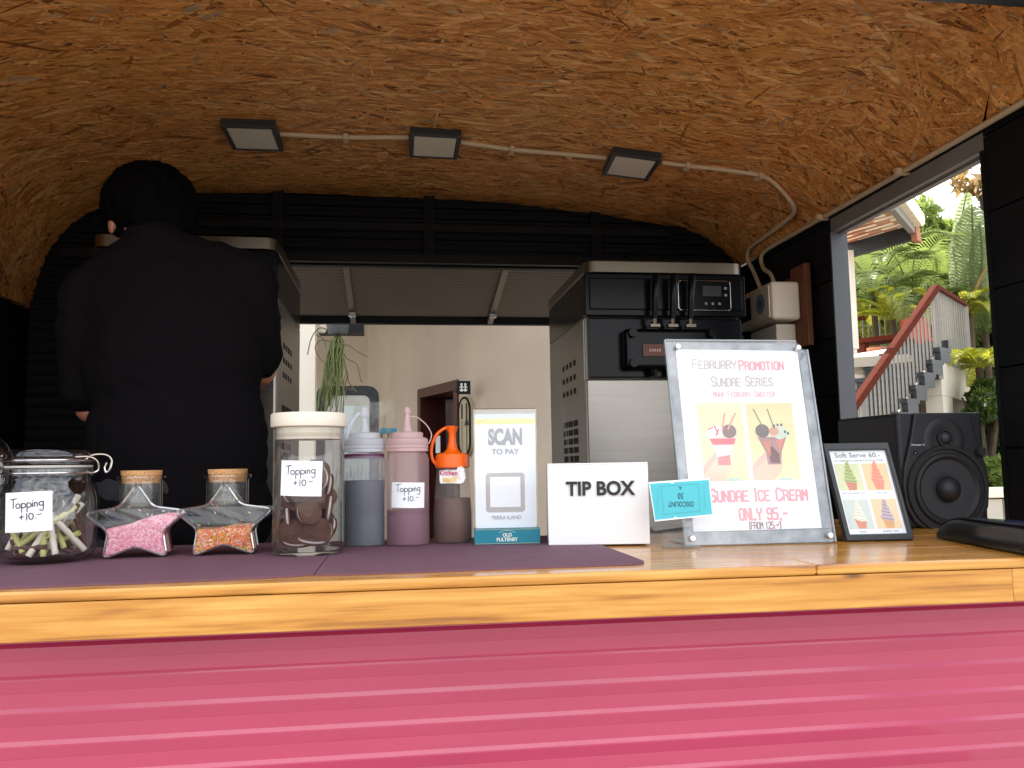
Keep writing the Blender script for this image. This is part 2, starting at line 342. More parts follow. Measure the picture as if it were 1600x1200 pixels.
# octagonal block letters on a 4 x 6 grid, and round handwriting
G = {
 'A': [[(0,0),(0,5),(1,6),(3,6),(4,5),(4,0)], [(0,2.6),(4,2.6)]], 'B': [[(0,0),(0,6),(3,6),(4,5),(4,4),(3,3.1),(0,3.1)], [(3,3.1),(4,2.2),(4,1),(3,0),(0,0)]],
 'C': [[(4,4.8),(4,5),(3,6),(1,6),(0,5),(0,1),(1,0),(3,0),(4,1),(4,1.3)]], 'D': [[(0,0),(0,6),(3,6),(4,5),(4,1),(3,0),(0,0)]],
 'E': [[(4,6),(0,6),(0,0),(4,0)], [(0,3.1),(3.2,3.1)]], 'F': [[(4,6),(0,6),(0,0)], [(0,3.1),(3.2,3.1)]],
 'I': [[(2,0),(2,6)]], 'K': [[(0,0),(0,6)], [(4,6),(4,4.6),(2.6,3.1),(0,3.1)], [(2.6,3.1),(4,1.6),(4,0)]], 'L': [[(0,6),(0,0),(4,0)]],
 'M': [[(0,0),(0,6),(2,3),(4,6),(4,0)]], 'N': [[(0,0),(0,6),(4,0),(4,6)]], 'O': [[(1,0),(0,1),(0,5),(1,6),(3,6),(4,5),(4,1),(3,0),(1,0)]],
 'P': [[(0,0),(0,6),(3,6),(4,5),(4,3.8),(3,2.8),(0,2.8)]], 'R': [[(0,0),(0,6),(3,6),(4,5),(4,4),(3,3),(0,3)], [(2.6,3),(4,1.4),(4,0)]],
 'S': [[(4,5),(3,6),(1,6),(0,5),(0,4),(1,3.2),(3,2.8),(4,2),(4,1),(3,0),(1,0),(0,1)]], 'T': [[(0,6),(4,6)], [(2,6),(2,0)]],
 'U': [[(0,6),(0,1),(1,0),(3,0),(4,1),(4,6)]], 'W': [[(0,6),(.6,0),(2,3.2),(3.4,0),(4,6)]], 'Y': [[(0,6),(0,4.4),(2,3),(4,4.4),(4,6)], [(2,3),(2,0)]],
 '9': [[(0,1),(1,0),(3,0),(4,1),(4,5),(3,6),(1,6),(0,5),(0,3.8),(1,3),(4,3)]], '5': [[(4,6),(0,6),(0,3.4),(3,3.4),(4,2.6),(4,1),(3,0),(0,0)]],
 '1': [[(1,5),(2,6),(2,0)]], '2': [[(0,5),(1,6),(3,6),(4,5),(4,4),(0,0),(4,0)]], '0': [[(1,0),(0,1),(0,5),(1,6),(3,6),(4,5),(4,1),(3,0),(1,0)]],
 '6': [[(4,6),(1,6),(0,5),(0,1),(1,0),(3,0),(4,1),(4,2.5),(3,3.3),(0,3.3)]], 'G': [[(4,5),(3,6),(1,6),(0,5),(0,1),(1,0),(4,0),(4,3),(2.4,3)]],
 'H': [[(0,0),(0,6)],[(4,0),(4,6)],[(0,3),(4,3)]],
 '.': [[(1.6,0),(2.3,0)]], '-': [[(.6,3),(3.4,3)]], '(': [[(3,6.6),(2,5.6),(2,.4),(3,-.6)]], ')': [[(1,6.6),(2,5.6),(2,.4),(1,-.6)]], ' ': [],
}
NARROW = {'I': 1.4, '.': 2.2, '(': 2.6, ')': 2.6, ' ': 2.6, '1': 2.6}
class Print:
    """flat print on the front of a sheet: x right, z up, each layer a tenth of a millimetre over the last"""
    def __init__(s, y): s.mb = MB(); s.y = y; s.n = 0
    def poly(s, pts, rgb, layer=1):
        s.n += 1; y = s.y - layer * .00012 - (s.n % 90) * .000001
        s.mb.mat(colmat(rgb)); s.mb.add([(x, y, z) for x, z in pts], [tuple(range(len(pts)))]); return s
    def rect(s, x0, x1, z0, z1, rgb, layer=1): return s.poly([(x0, z0), (x1, z0), (x1, z1), (x0, z1)], rgb, layer)
    def disc(s, x, z, rx, rz, rgb, layer=2, n=20, a=0):
        c_, s_ = math.cos(a), math.sin(a)
        return s.poly([(x + rx * math.cos(2*math.pi*k/n) * c_ - rz * math.sin(2*math.pi*k/n) * s_, z + rx * math.cos(2*math.pi*k/n) * s_ + rz * math.sin(2*math.pi*k/n) * c_) for k in range(n)], rgb, layer)
    def line(s, pts, wd, rgb, layer=3):
        for a, b in zip(pts[:-1], pts[1:]):
            a = Vector(a); b = Vector(b); d = (b - a)
            if d.length < 1e-7: continue
            d.normalize(); q = Vector((-d.y, d.x)) * wd / 2; e = d * wd * .42
            s.poly([a - e - q, b + e - q, b + e + q, a - e + q], rgb, layer)
        return s
    def block(s, txt, cx, z, width, h, wd, rgb, layer=3, small=None):
        """block capitals; small = height share of the letters after each word's first"""
        cells = []; x = 0; first = True
        for ch in txt:
            k = 1 if (first or not small or not ch.isalpha()) else small
            wch = NARROW.get(ch, 4) * (1 if k == 1 else .86); cells.append((ch, x, k, wch)); x += wch + 1.5; first = ch == ' ' or ch == '('
        tot = x - 1.5; sx = width / tot; sz = h / 6
        for ch, x0, k, wch in cells:
            off = (4 - NARROW[ch]) / 2 if ch in NARROW else 0
            for st in G.get(ch, []):
                s.line([(cx - width / 2 + (x0 + (p[0] - off) * (1 if k == 1 else .86)) * sx, z + p[1] * sz * k) for p in st], wd * (1 if k == 1 else .9), rgb, layer)
        return s
    def build(s, parent, name='print'): return s.mb.build(name, None, parent)
def arc(cx, cz, rx, rz, a0, a1, n=8): return [(cx + rx * math.cos(R(a0 + (a1 - a0) * k / n)), cz + rz * math.sin(R(a0 + (a1 - a0) * k / n))) for k in range(n + 1)]
def handwriting(pr, cx, cz, wdt, lw=.0011, tilt=0, rgb=(40, 40, 48)):
    """'Topping' over '+10.-' in pen"""
    T_ = [[(0, 10), (6, 10.6)], [(2.8, 10.4), (2.2, 2)], arc(7, 3.6, 2, 2.1, 90, 450, 10),
          [(10.4, 5.6), (10.1, -2.6)], arc(12, 3.6, 1.9, 2.1, 160, -150, 9), [(15.2, 5.6), (14.9, -2.6)], arc(16.8, 3.6, 1.9, 2.1, 160, -150, 9),
          [(19.8, 5.5), (19.7, 1.7)], [(19.9, 7.2), (20, 7.5)], [(21.5, 5.5), (21.4, 1.7)], [(21.4, 4.2)] + arc(22.6, 4.2, 1.1, 1.4, 140, 0, 5) + [(23.8, 1.7)],
          arc(27, 4, 1.8, 1.8, 20, 340, 10), [(28.8, 5.9), (28.6, 0)] + arc(26.9, -.3, 1.7, 2.2, -10, -150, 6)]
    U = [[(8, -7), (11.4, -6.8)], [(9.8, -5), (9.6, -8.9)], [(14.4, -4), (14.2, -10)], arc(18, -7, 1.9, 2.9, 90, 450, 12), [(21.8, -9.4), (22.1, -9.5)], [(23, -6), (26.6, -5.7)]]
    k = wdt / 29; ct, st_ = math.cos(tilt), math.sin(tilt)
    for st in T_ + U:
        pr.line([(cx + ((x - 14.5) * ct - z * st_) * k, cz + ((x - 14.5) * st_ + z * ct) * k) for x, z in st], lw, rgb, 3)
    return pr

# ================================================================== SETTING
tag(MB().box(-80, 80, -60, 140, -.3, 0).build('ground', M['floor']), kind='structure')

# ---------------- the food trailer
ARCH = [(-1.20, 1.99), (-1.188, 2.06), (-1.172, 2.13), (-1.137, 2.21), (-1.077, 2.285), (-1.0, 2.335), (-.85, 2.375), (-.69, 2.4), (-.48, 2.408), (-.26, 2.411), (.12, 2.405), (.42, 2.392),
        (.65, 2.371), (.9, 2.34), (1.04, 2.324), (1.11, 2.306), (1.165, 2.270), (1.215, 2.234), (1.25, 2.203), (1.272, 2.175)]
AX = np.array([p[0] for p in ARCH]); AZ = np.array([p[1] for p in ARCH])
def zc(x): return float(np.interp(x, AX, AZ))
XL, XR, YF, YB = -1.2, 1.275, 1.17, 2.95
FLOOR = .45; CT = 1.313
tr = thing('food_trailer', 'pink and black food trailer with wooden serving counter and chipboard arched ceiling', 'food trailer', (0, 1.9, 0))
tr.location = (0, 0, 0)
# ceiling sheet with its strands
ceil = MB(); n = len(ARCH)
vs = [(x, y, z) for y in (YF, YB) for x, z in ARCH] + [(x * 1.02, y, z + .035) for y in (YF, YB) for x, z in ARCH]
fs = [(i, i + 1, n + i + 1, n + i) for i in range(n - 1)] + [(2*n + i, 3*n + i, 3*n + i + 1, 2*n + i + 1) for i in range(n - 1)]
fs += [(i, 2*n + i, 2*n + i + 1, i + 1) for i in range(n - 1)]
ceil.add(vs, fs); ceiling = ceil.build('ceiling', M['osbbase'], tr, smooth=True)
seg_l = np.hypot(np.diff(AX), np.diff(AZ)); S = np.concatenate([[0], np.cumsum(seg_l)])
def strands(N, seed, lift, lmin, lmax, wmin, wmax, spread):
    g = np.random.default_rng(seed)
    s0 = g.uniform(0, S[-1], N); y0 = g.uniform(YF, YB, N); L = g.uniform(lmin, lmax, N) * g.choice([.5, .8, 1, 1.3], N); W = g.uniform(wmin, wmax, N)
    edge = np.minimum(s0, S[-1] - s0) < .32
    th = np.where(edge, g.uniform(-1.6, 1.6, N), g.normal(0, spread, N))
    base = np.array([(-1, -.1), (-.82, -.8), (-.2, -1), (.5, -.85), (1, -.25), (.86, .6), (.2, 1), (-.55, .9)])
    P = base[None] * (1 + g.uniform(-.28, .12, (N, 8, 1)))
    u = P[:, :, 0] * L[:, None] / 2; v = P[:, :, 1] * W[:, None] / 2
    c, s_ = np.cos(th)[:, None], np.sin(th)[:, None]
    ss = np.clip(s0[:, None] + u * c - v * s_, 0, S[-1]); yy = np.clip(y0[:, None] + u * s_ + v * c, YF, YB - .001)
    x = np.interp(ss, S, AX); z = np.interp(ss, S, AZ)
    lf = lift * g.uniform(.1, 1, (N, 1)) + g.uniform(-1, 1, (N, 1)) * .0003 * P[:, :, 0] + g.uniform(-1, 1, (N, 1)) * .0004 * P[:, :, 1] + .0003
    z = z - lf - .0008
    # lift along the inward normal on the steep haunches
    x = x - np.sign(x) * np.where(np.abs(x) > 1.05, lf + .0012, 0)
    return np.stack([x, yy, z], -1).reshape(-1, 3)
pts = np.concatenate([strands(17000, 1, .0010, .05, .11, .008, .024, .6), strands(9000, 2, .0024, .05, .15, .006, .020, .55), strands(12000, 3, .0034, .03, .12, .0015, .007, .65)])
me = bpy.data.meshes.new('strand_layer'); nf = len(pts) // 8
me.vertices.add(len(pts)); me.vertices.foreach_set('co', pts.ravel()); me.loops.add(len(pts)); me.loops.foreach_set('vertex_index', np.arange(len(pts), dtype=np.int32))
me.polygons.add(nf); me.polygons.foreach_set('loop_start', np.arange(0, len(pts), 8, dtype=np.int32)); me.update(calc_edges=True); me.validate()
me.materials.append(M['osb']); so = bpy.data.objects.new('strand_layer', me); COL.objects.link(so); so.parent = ceiling; tag(so, kind='stuff')
scw = None
for x in (-.95, -.55, .12, .62, .98):
    for y in (1.9, 2.12, 2.66, 2.86):
        if scw is None: scw = MB().lathe([(0, -.0042), (.0030, -.0040), (.0038, -.003), (.0038, 0)], 10).build('screw', M['darkgrey'], ceiling, smooth=True, loc=(x, y, zc(x)))
        else: share(scw, ceiling, (x + random.uniform(-.02, .02), y + random.uniform(-.02, .02), zc(x)))
# outer roof
rf = MB(); AO = [(XL - .05, 1.99)] + [(x * 1.035, z + .06) for x, z in ARCH] + [(XR + .055, 2.15)]; k = len(AO)
rf.add([(x, y, z + d) for d in (0, .03) for y in (YF - .04, YB + .05) for x, z in AO],
       [(i, k + i, k + i + 1, i + 1) for i in range(k - 1)] + [(2*k + i, 2*k + i + 1, 3*k + i + 1, 3*k + i) for i in range(k - 1)] +
       [(i, i + 1, 2*k + i + 1, 2*k + i) for i in range(k - 1)] + [(k + i, 3*k + i, 3*k + i + 1, k + i + 1) for i in range(k - 1)])
rf.build('roof', M['darkgrey'], tr, smooth=True)
# front header and edge strip
hd = MB()
for i in range(-24, 24):
    x0, x1 = i * .053, (i + 1) * .053
    zt = lambda x: zc(max(XL, min(XR, x))) + .05
    hd.add([(x0, YF - .06, 2.183), (x1, YF - .06, 2.183), (x1, YF + .02, 2.183), (x0, YF + .02, 2.183), (x0, YF - .06, zt(x0)), (x1, YF - .06, zt(x1)), (x1, YF + .02, zt(x1)), (x0, YF + .02, zt(x0))],
           [(0, 3, 2, 1), (0, 1, 5, 4), (2, 3, 7, 6), (4, 5, 6, 7)])
hd.build('front_header', M['darkgrey'], tr)
# floor, side walls
B('floor', M['darkgrey'], tr, (XL, XR, YF, YB, FLOOR - .06, FLOOR))
def ribbed(axis, a0, a1, z0, z1, pos, sign, pitch=.075, depth=.008, wide=.012):
    """horizontal-ribbed sheet in plane pos; sign = side the ribs stand out to"""
    mb = MB(); prof = []; z = z0
    while z < z1 - .001:
        prof += [(0, z), (0, min(z1, z + pitch - wide)), (depth, min(z1, z + pitch - wide + .004)), (depth, min(z1, z + pitch - .004))]; z += pitch
    prof.append((0, z1)); k = len(prof)
    for a in (a0, a1):
        for d, zz in prof: mb.v.append((a, pos + sign * d, zz) if axis == 'x' else (pos + sign * d, a, zz))
    for a in (a0, a1):
        for d, zz in prof: mb.v.append((a, pos - sign * .012, zz) if axis == 'x' else (pos - sign * .012, a, zz))
    for o_ in (0, 2 * k): mb.f += [(o_ + i, o_ + i + 1, o_ + k + i + 1, o_ + k + i) for i in range(k - 1)]
    mb.f += [(i, 2*k + i, 2*k + i + 1, i + 1) for i in range(k - 1)] + [(k + i, k + i + 1, 3*k + i + 1, 3*k + i) for i in range(k - 1)]
    mb.m = [0] * len(mb.f); return mb
bw = bpy.data.objects.new('back_wall', None); COL.objects.link(bw); bw.parent = tr
OX0, OX1, OZ0, OZ1 = -.62, .84, 1.15, 2.19
for (a0, a1, z0, z1) in ((XL, OX0, FLOOR, 1.99), (OX1, XR, FLOOR, 2.17), (OX0, OX1, FLOOR, OZ0)):
    ribbed('x', a0, a1, z0, z1, YB, -1, .036, .006, .012).build('ribbed_panel', M['blackwall'], bw)
z = 1.985
while z < 2.42:                                  # above the opening, each run cut to the arch
    zt = z + .035; xs = [x for x in np.arange(XL, XR + .01, .01) if zc(x) > z]
    if xs:
        a0, a1 = xs[0], xs[-1]
        runs = [(a0, a1)] if z > OZ1 - .001 else [(a0, OX0), (OX1, a1)]
        if z + .035 > OZ1 and z < OZ1: pass
        for r0, r1 in runs:
            B('wall_slat', M['blackwall'], bw, (r0, r1, YB - .004, YB + .012, z + .003, zt), (r0, r1, YB - .012, YB + .012, z + .022, z + .032))
    z += .038
sk_ = MB()
xk = sorted(set([round(v, 4) for v in np.linspace(XL - .01, XR + .01, 60)] + [round(p[0], 4) for p in ARCH] + [OX0, OX1]))
for x0, x1 in zip(xk[:-1], xk[1:]):
    zb = OZ1 if (x0 >= OX0 - .001 and x1 <= OX1 + .001) else 1.96
    sk_.add([(x0, YB + .014, zb), (x1, YB + .014, zb), (x1, YB + .014, zc(x1) + .03), (x0, YB + .014, zc(x0) + .03)], [(0, 1, 2, 3)])
sk_.build('outer_skin', M['blackwall'], bw)
for x in (.12, .72, -.4): B('wall_post', M['blackwall'], bw, (x - .018, x + .018, YB - .03, YB - .0125, 2.19, zc(x)))
B('rail', M['black'], bw, (XL + .1, XR - .06, YB - .034, YB - .013, 2.16, 2.19)); B('rail', M['black'], bw, (-1.0, 1.0, YB - .032, YB - .0132, 2.275, 2.30))
fr_ = B('hatch_frame', M['black'], tr, (OX0 - .03, OX0, YB - .03, YB + .05, OZ0, 2.16), (OX1, OX1 + .03, YB - .03, YB + .05, OZ0, 2.16), (OX0, OX1, YB - .03, YB + .05, OZ0 - .03, OZ0))
# left wall
lw_ = ribbed('y', YF, YB, FLOOR, 1.992, XL, 1, .036, .006, .012).build('left_wall', M['blackwall'], tr)
# right wall round its window
rw = bpy.data.objects.new('right_wall', None); COL.objects.link(rw); rw.parent = tr
WY0, WY1, WZ0, WZ1 = 1.632, 2.29, 1.20, 2.12
XO = XR + .045
for (y0, y1, z0, z1) in ((WY1, YB, FLOOR, 2.17), (YF, WY0, FLOOR, 2.17), (WY0, WY1, FLOOR, WZ0)):
    zz = z0; hgt = .17
    while zz < z1 - .005:
        B('cladding_board', M['blackwall'], rw, (XR + random.uniform(0, .0015), XO - .01, y0, y1, zz + .002, min(z1, zz + hgt - .002))); zz += hgt
B('outer_skin', M['darkgrey'], rw, (XO - .009, XO, WY1, YB + .04, .05, 2.15), (XO - .009, XO, YF - .02, WY0, .05, 2.15), (XO - .009, XO, WY0, WY1, .05, WZ0), (XO - .009, XO, WY0, WY1, WZ1, 2.15))
B('window_head', M['soffit'], rw, (XR + .001, XO - .01, WY0, WY1, WZ1, WZ1 + .04))
B('window_head', M['soffit'], rw, (XR + .022, XO - .006, WY0, WY1, WZ1 - .006, WZ1 - .0005))
B('top_beam', M['black'], rw, (XR - .006, XO - .01, WY0, WY1, WZ1 + .041, 2.17))
B('window_jamb', M['jamb'], rw, (XR - .004, XO + .002, WY1 - .008, WY1 - .0005, WZ0, WZ1 - .001))
B('window_jamb', M['black'], rw, (XR - .004, XO + .002, WY0 + .0005, WY0 + .008, WZ0, WZ1 - .001))
B('pillar', M['blackwall'], tr, (XR - .03, XR - .002, YF, 1.25, FLOOR, 2.16))
# back hatch held open
H0 = Vector((0, YB + .05, 2.195)); H1 = Vector((0, 3.60, 2.085)); ht = thing('roof_hatch', '', '')
for k_ in ('label', 'category'):
    if k_ in ht: del ht[k_]
ht.name = 'rear_hatch'; ht.parent = tr
hm = MB(); NN = 40; vv = []; HL = (H1 - H0).length; hdv = (H1 - H0).normalized(); hn = Vector((0, -hdv.z, hdv.y))
for i in range(NN + 1):
    t = i / NN; p = H0 + hdv * HL * t + hn * (.0028 if i % 2 else -.0028)
    vv += [(-.66, p.y, p.z), (.88, p.y, p.z), (-.66, p.y, p.z + .012), (.88, p.y, p.z + .012)]
hm.add(vv, [f for i in range(NN) for f in ((4*i, 4*i + 4, 4*i + 5, 4*i + 1), (4*i + 2, 4*i + 3, 4*i + 7, 4*i + 6))])
hm.build('corrugated_sheet', M['hatchmetal'], ht)
e0, e1 = H0 - hn * .014, H1 - hn * .014
MB().bar((-.66, e1.y, e1.z), (.88, e1.y, e1.z), .03, .03).build('edge_bar', M['black'], ht)
MB().bar((-.66, e0.y + .02, e0.z), (.88, e0.y + .02, e0.z), .03, .03).build('edge_bar', M['black'], ht)
for x in (-.655, .875): MB().bar((x, e0.y, e0.z), (x, e1.y, e1.z), .03, .028).build('edge_bar', M['black'], ht)
for x in (-.175, .405):
    MB().bar((x, e0.y + .04, e0.z - .004), (x, e1.y - .016, e1.z - .004), .022, .022).build('rib', M['hatchmetal'], ht)
    q = e0.lerp(e1, .78); lt_ = MB(); lt_.tube([(x - .008, q.y, q.z - .015), (x, q.y + .01, q.z - .03), (x + .006, q.y + .02, q.z - .018)], .006, 8); lt_.box(x - .014, x + .014, q.y - .012, q.y + .012, q.z - .03, q.z - .015)
    lt_.build('latch', M['chrome'], ht)
# pink front panel
pk = MB(); prof = []; z = 1.2593; ZB = .05; yb = 1.132
while z > ZB:
    prof += [(0, z), (0, z - .0175), (-.0026, z - .0225), (-.0026, z - .0245), (-.0002, z - .0382)]; z -= .0386
pp = []
for d, zz in prof:
    if not pp or abs(pp[-1][1] - zz) > 1e-4: pp.append((d, zz))
k = len(pp); xs_ = list(np.linspace(-1.9, 2.2, 42)); nx = len(xs_)
vv = []
for x in xs_:
    for d, zz in pp: vv.append((x, yb + d + .0009 * noise.noise(Vector((x * 2.2, zz * 6, 1))), zz))
for x in xs_:
    for d, zz in pp: vv.append((x, yb + .02, zz))
fs = []
for j in range(nx - 1):
    for i in range(k - 1):
        a = j * k + i; fs.append((a, a + 1, a + k + 1, a + k)); b = nx * k + a; fs.append((b, b + k, b + k + 1, b + 1))
pk.add(vv, fs); pk.build('pink_panel', M['pink'], tr, smooth=True, autosmooth=5)
for x in (-.30, .27, .92):
    for z in (1.158, 1.01, .85): MB().lathe([(.0, -.0014), (.0016, -.001), (.0019, 0)], 10, (x, yb - .0005, z), axis='y').build('rivet', M['rubber'], tr, smooth=True)
# counter
ct = bpy.data.objects.new('counter', None); COL.objects.link(ct); ct.parent = tr
YE = 1.067
def plank(x0, x1, y0, y1, z0, z1, name='plank', bev=.0015):
    o = B(name, M['counter'], ct, (0, x1 - x0, 0, y1 - y0, 0, z1 - z0), bevel=bev, seg=3); o.location = (x0, y0, z0); return o
plank(-1.9, -.9452, YE, YE + .075, CT - .0135, CT, 'edge_board', .004); plank(-.945, .55, YE, YE + .075, CT - .0135, CT, 'edge_board', .004); plank(.5502, 2.2, YE, YE + .075, CT - .0135, CT, 'edge_board', .004)
yy = YE + .0755
for i, (wd, joints) in enumerate(((.095, (-.9, .62)), (.105, (.1, 1.1)), (.09, (-.4, .80)), (.10, (.3, 1.0)), (.085, (-.7, .5)))):
    xs_ = [-1.17] + list(joints) + [1.265]
    if yy < 1.12: xs_[0] = -1.9; xs_[-1] = 2.2
    for a, b in zip(xs_[:-1], xs_[1:]): plank(a, b - .0006, yy, yy + wd - .0006, CT - .02, CT - random.uniform(.0001, .0005), bev=.0008)
    yy += wd
YCB = yy
sh = plank(.93, 1.262, YCB + .001, YCB + .26, CT - .02, CT - .0003, 'corner_shelf')
for a, b in ((-1.9, .8338), (.834, 2.2)): plank(a, b, YE + .0025, YE + .0245, 1.2545, CT - .0142, 'front_board', .0015)
for x in (-1.0, .6): B('bracket', M['black'], tr, (x, x + .03, 1.20, 1.5, 1.2, CT - .0205))

# ---------------- ceiling lamps, conduits
def ceiling_lamp(x, y, tilt, label, rz=0):
    z = zc(x) - .003
    t = thing('ceiling_light', label, 'ceiling light', (x, y, z), rz, 'flat square lamps on the chipboard ceiling'); t.rotation_euler = (0, tilt, rz)
    t_ = .024
    fm = MB(); fm.box(-.072, .072, -.088, .088, -t_ + .004, 0); fm.box(-.072, .072, -.088, -.076, -t_, -t_ + .004); fm.box(-.072, .072, .076, .088, -t_, -t_ + .004)
    fm.box(-.072, -.060, -.076, .076, -t_, -t_ + .004); fm.box(.060, .072, -.076, .076, -t_, -t_ + .004)
    fm.build('housing', M['darkgrey'], t, bevel=.0012)
    B('diffuser', M['lamp'], t, (-.0595, .0595, -.0755, .0755, -t_ + .0015, -t_ + .0042)); return t
ceiling_lamp(-.398, 2.398, 0, 'leftmost of three square black-rimmed lamps, nearest the person')
ceiling_lamp(.115, 2.400, R(1.2), 'middle square black-rimmed lamp on the chipboard ceiling')
l3 = ceiling_lamp(.708, 2.402, R(7), 'rightmost square black-rimmed lamp, tilted with the sloping ceiling', R(-4))
def conduit(label, pts, clips):
    t = thing('conduit', label, 'cable conduit', pts[0])
    o0 = Vector(pts[0]); mb = MB(); mb.tube([p - o0 for p in catmull(pts, 8)], .0072, 10); mb.build('pipe', M['conduit'], t, smooth=True)
    for c, rz in clips:
        c = Vector(c) - o0; b = MB(); b.T = Matrix.Translation(c) @ Matrix.Rotation(rz, 4, 'Z')
        b.box(-.007, .007, -.012, .012, -.011, -.0078); b.box(-.007, .007, .0078, .024, -.010, .006); b.box(-.007, .007, -.012, -.0078, -.010, .006)
        b.build('clip', M['conduit'], t, bevel=.001)
cz = lambda x, y, d=.0095: (x, y, zc(x) - d)
conduit('cream pipe joining left and middle ceiling lamps', [cz(-.324, 2.395), cz(-.14, 2.398), cz(.040, 2.374)], [(cz(-.14, 2.396), 0)])
conduit('cream pipe joining middle and rightmost ceiling lamps', [cz(.19, 2.385), cz(.345, 2.41), cz(.49, 2.405), cz(.628, 2.394)], [(cz(.345, 2.408), 0)])
conduit('cream pipe bending from rightmost lamp down to the fuse box', [cz(.79, 2.364), cz(.867, 2.358), cz(1.016, 2.345), cz(1.106, 2.335, .011), (1.180, 2.35, 2.238), (1.215, 2.39, 2.212), (1.222, 2.477, 2.203), (1.23, 2.637, 2.200), (1.236, 2.77, 2.196),
        (1.24, 2.80, 2.165), (1.242, 2.76, 2.11), (1.242, 2.71, 2.04)], [(cz(.867, 2.357), 0), (cz(1.085, 2.335), .1)])
conduit('straight cream pipe running along the top of the window wall', [(1.262, 1.14, 2.166), (1.262, 1.475, 2.166), (1.262, 2.0, 2.168), (1.26, 2.469, 2.170), (1.258, 2.66, 2.170), (1.255, 2.72, 2.155), (1.25, 2.70, 2.11), (1.25, 2.645, 2.075), (1.25, 2.62, 2.035)],
        [((1.262, 1.9, 2.168), R(90)), ((1.262, 2.30, 2.17), R(90))])
# fuse box on its wooden board
t = thing('fuse_box', 'cream fuse box with dark window and blue sticker under the pipes', 'fuse box', (1.2, 2.56, 1.94))
bd = wood('rough brown board', srgb(70, 36, 20), srgb(110, 62, 36), srgb(140, 84, 52), .7, 0, 1, 2, False)
B('backing_board', bd, t, (.045, .064, -.16, -.065, -.14, .115), bevel=.002); B('backing_board', bd, t, (.045, .064, -.06, .035, -.14, .09), bevel=.002); B('backing_board', bd, t, (.045, .064, .04, .12, -.14, .10), bevel=.002)
bx = MB(); bx.box(-.05, .0445, -.125, .135, -.055, .065); bx.build('case', M['cream'], t, bevel=.010, seg=4)
B('window', M['hole'], t, (-.0515, -.0495, .03, .118, -.03, .045), bevel=.0005)
B('flap', M['cream'], t, (-.055, -.0505, -.115, .012, -.048, .055), bevel=.002)
st = MB(); st.lathe([(0, 0), (.032, 0), (.032, .0006), (0, .0006)], 28); ob = st.build('sticker', colmat((110, 150, 165)), t); ob.rotation_euler = (0, R(-90), 0); ob.location = (-.0552, -.055, .005)
st = MB(); st.lathe([(0, 0), (.011, 0), (.011, .0005), (0, .0005)], 20); ob2 = st.build('sticker_mark', colmat((120, 60, 120)), ob); ob2.location = (0, 0, .0007)
B('red_mark', colmat((200, 60, 50)), t, (-.052, -.0502, .06, .066, .05, .06), (-.052, -.0502, .075, .081, .05, .06))
B('lower_cover', M['cream'], t, (-.02, .0445, -.085, .11, -.135, -.062), bevel=.004)

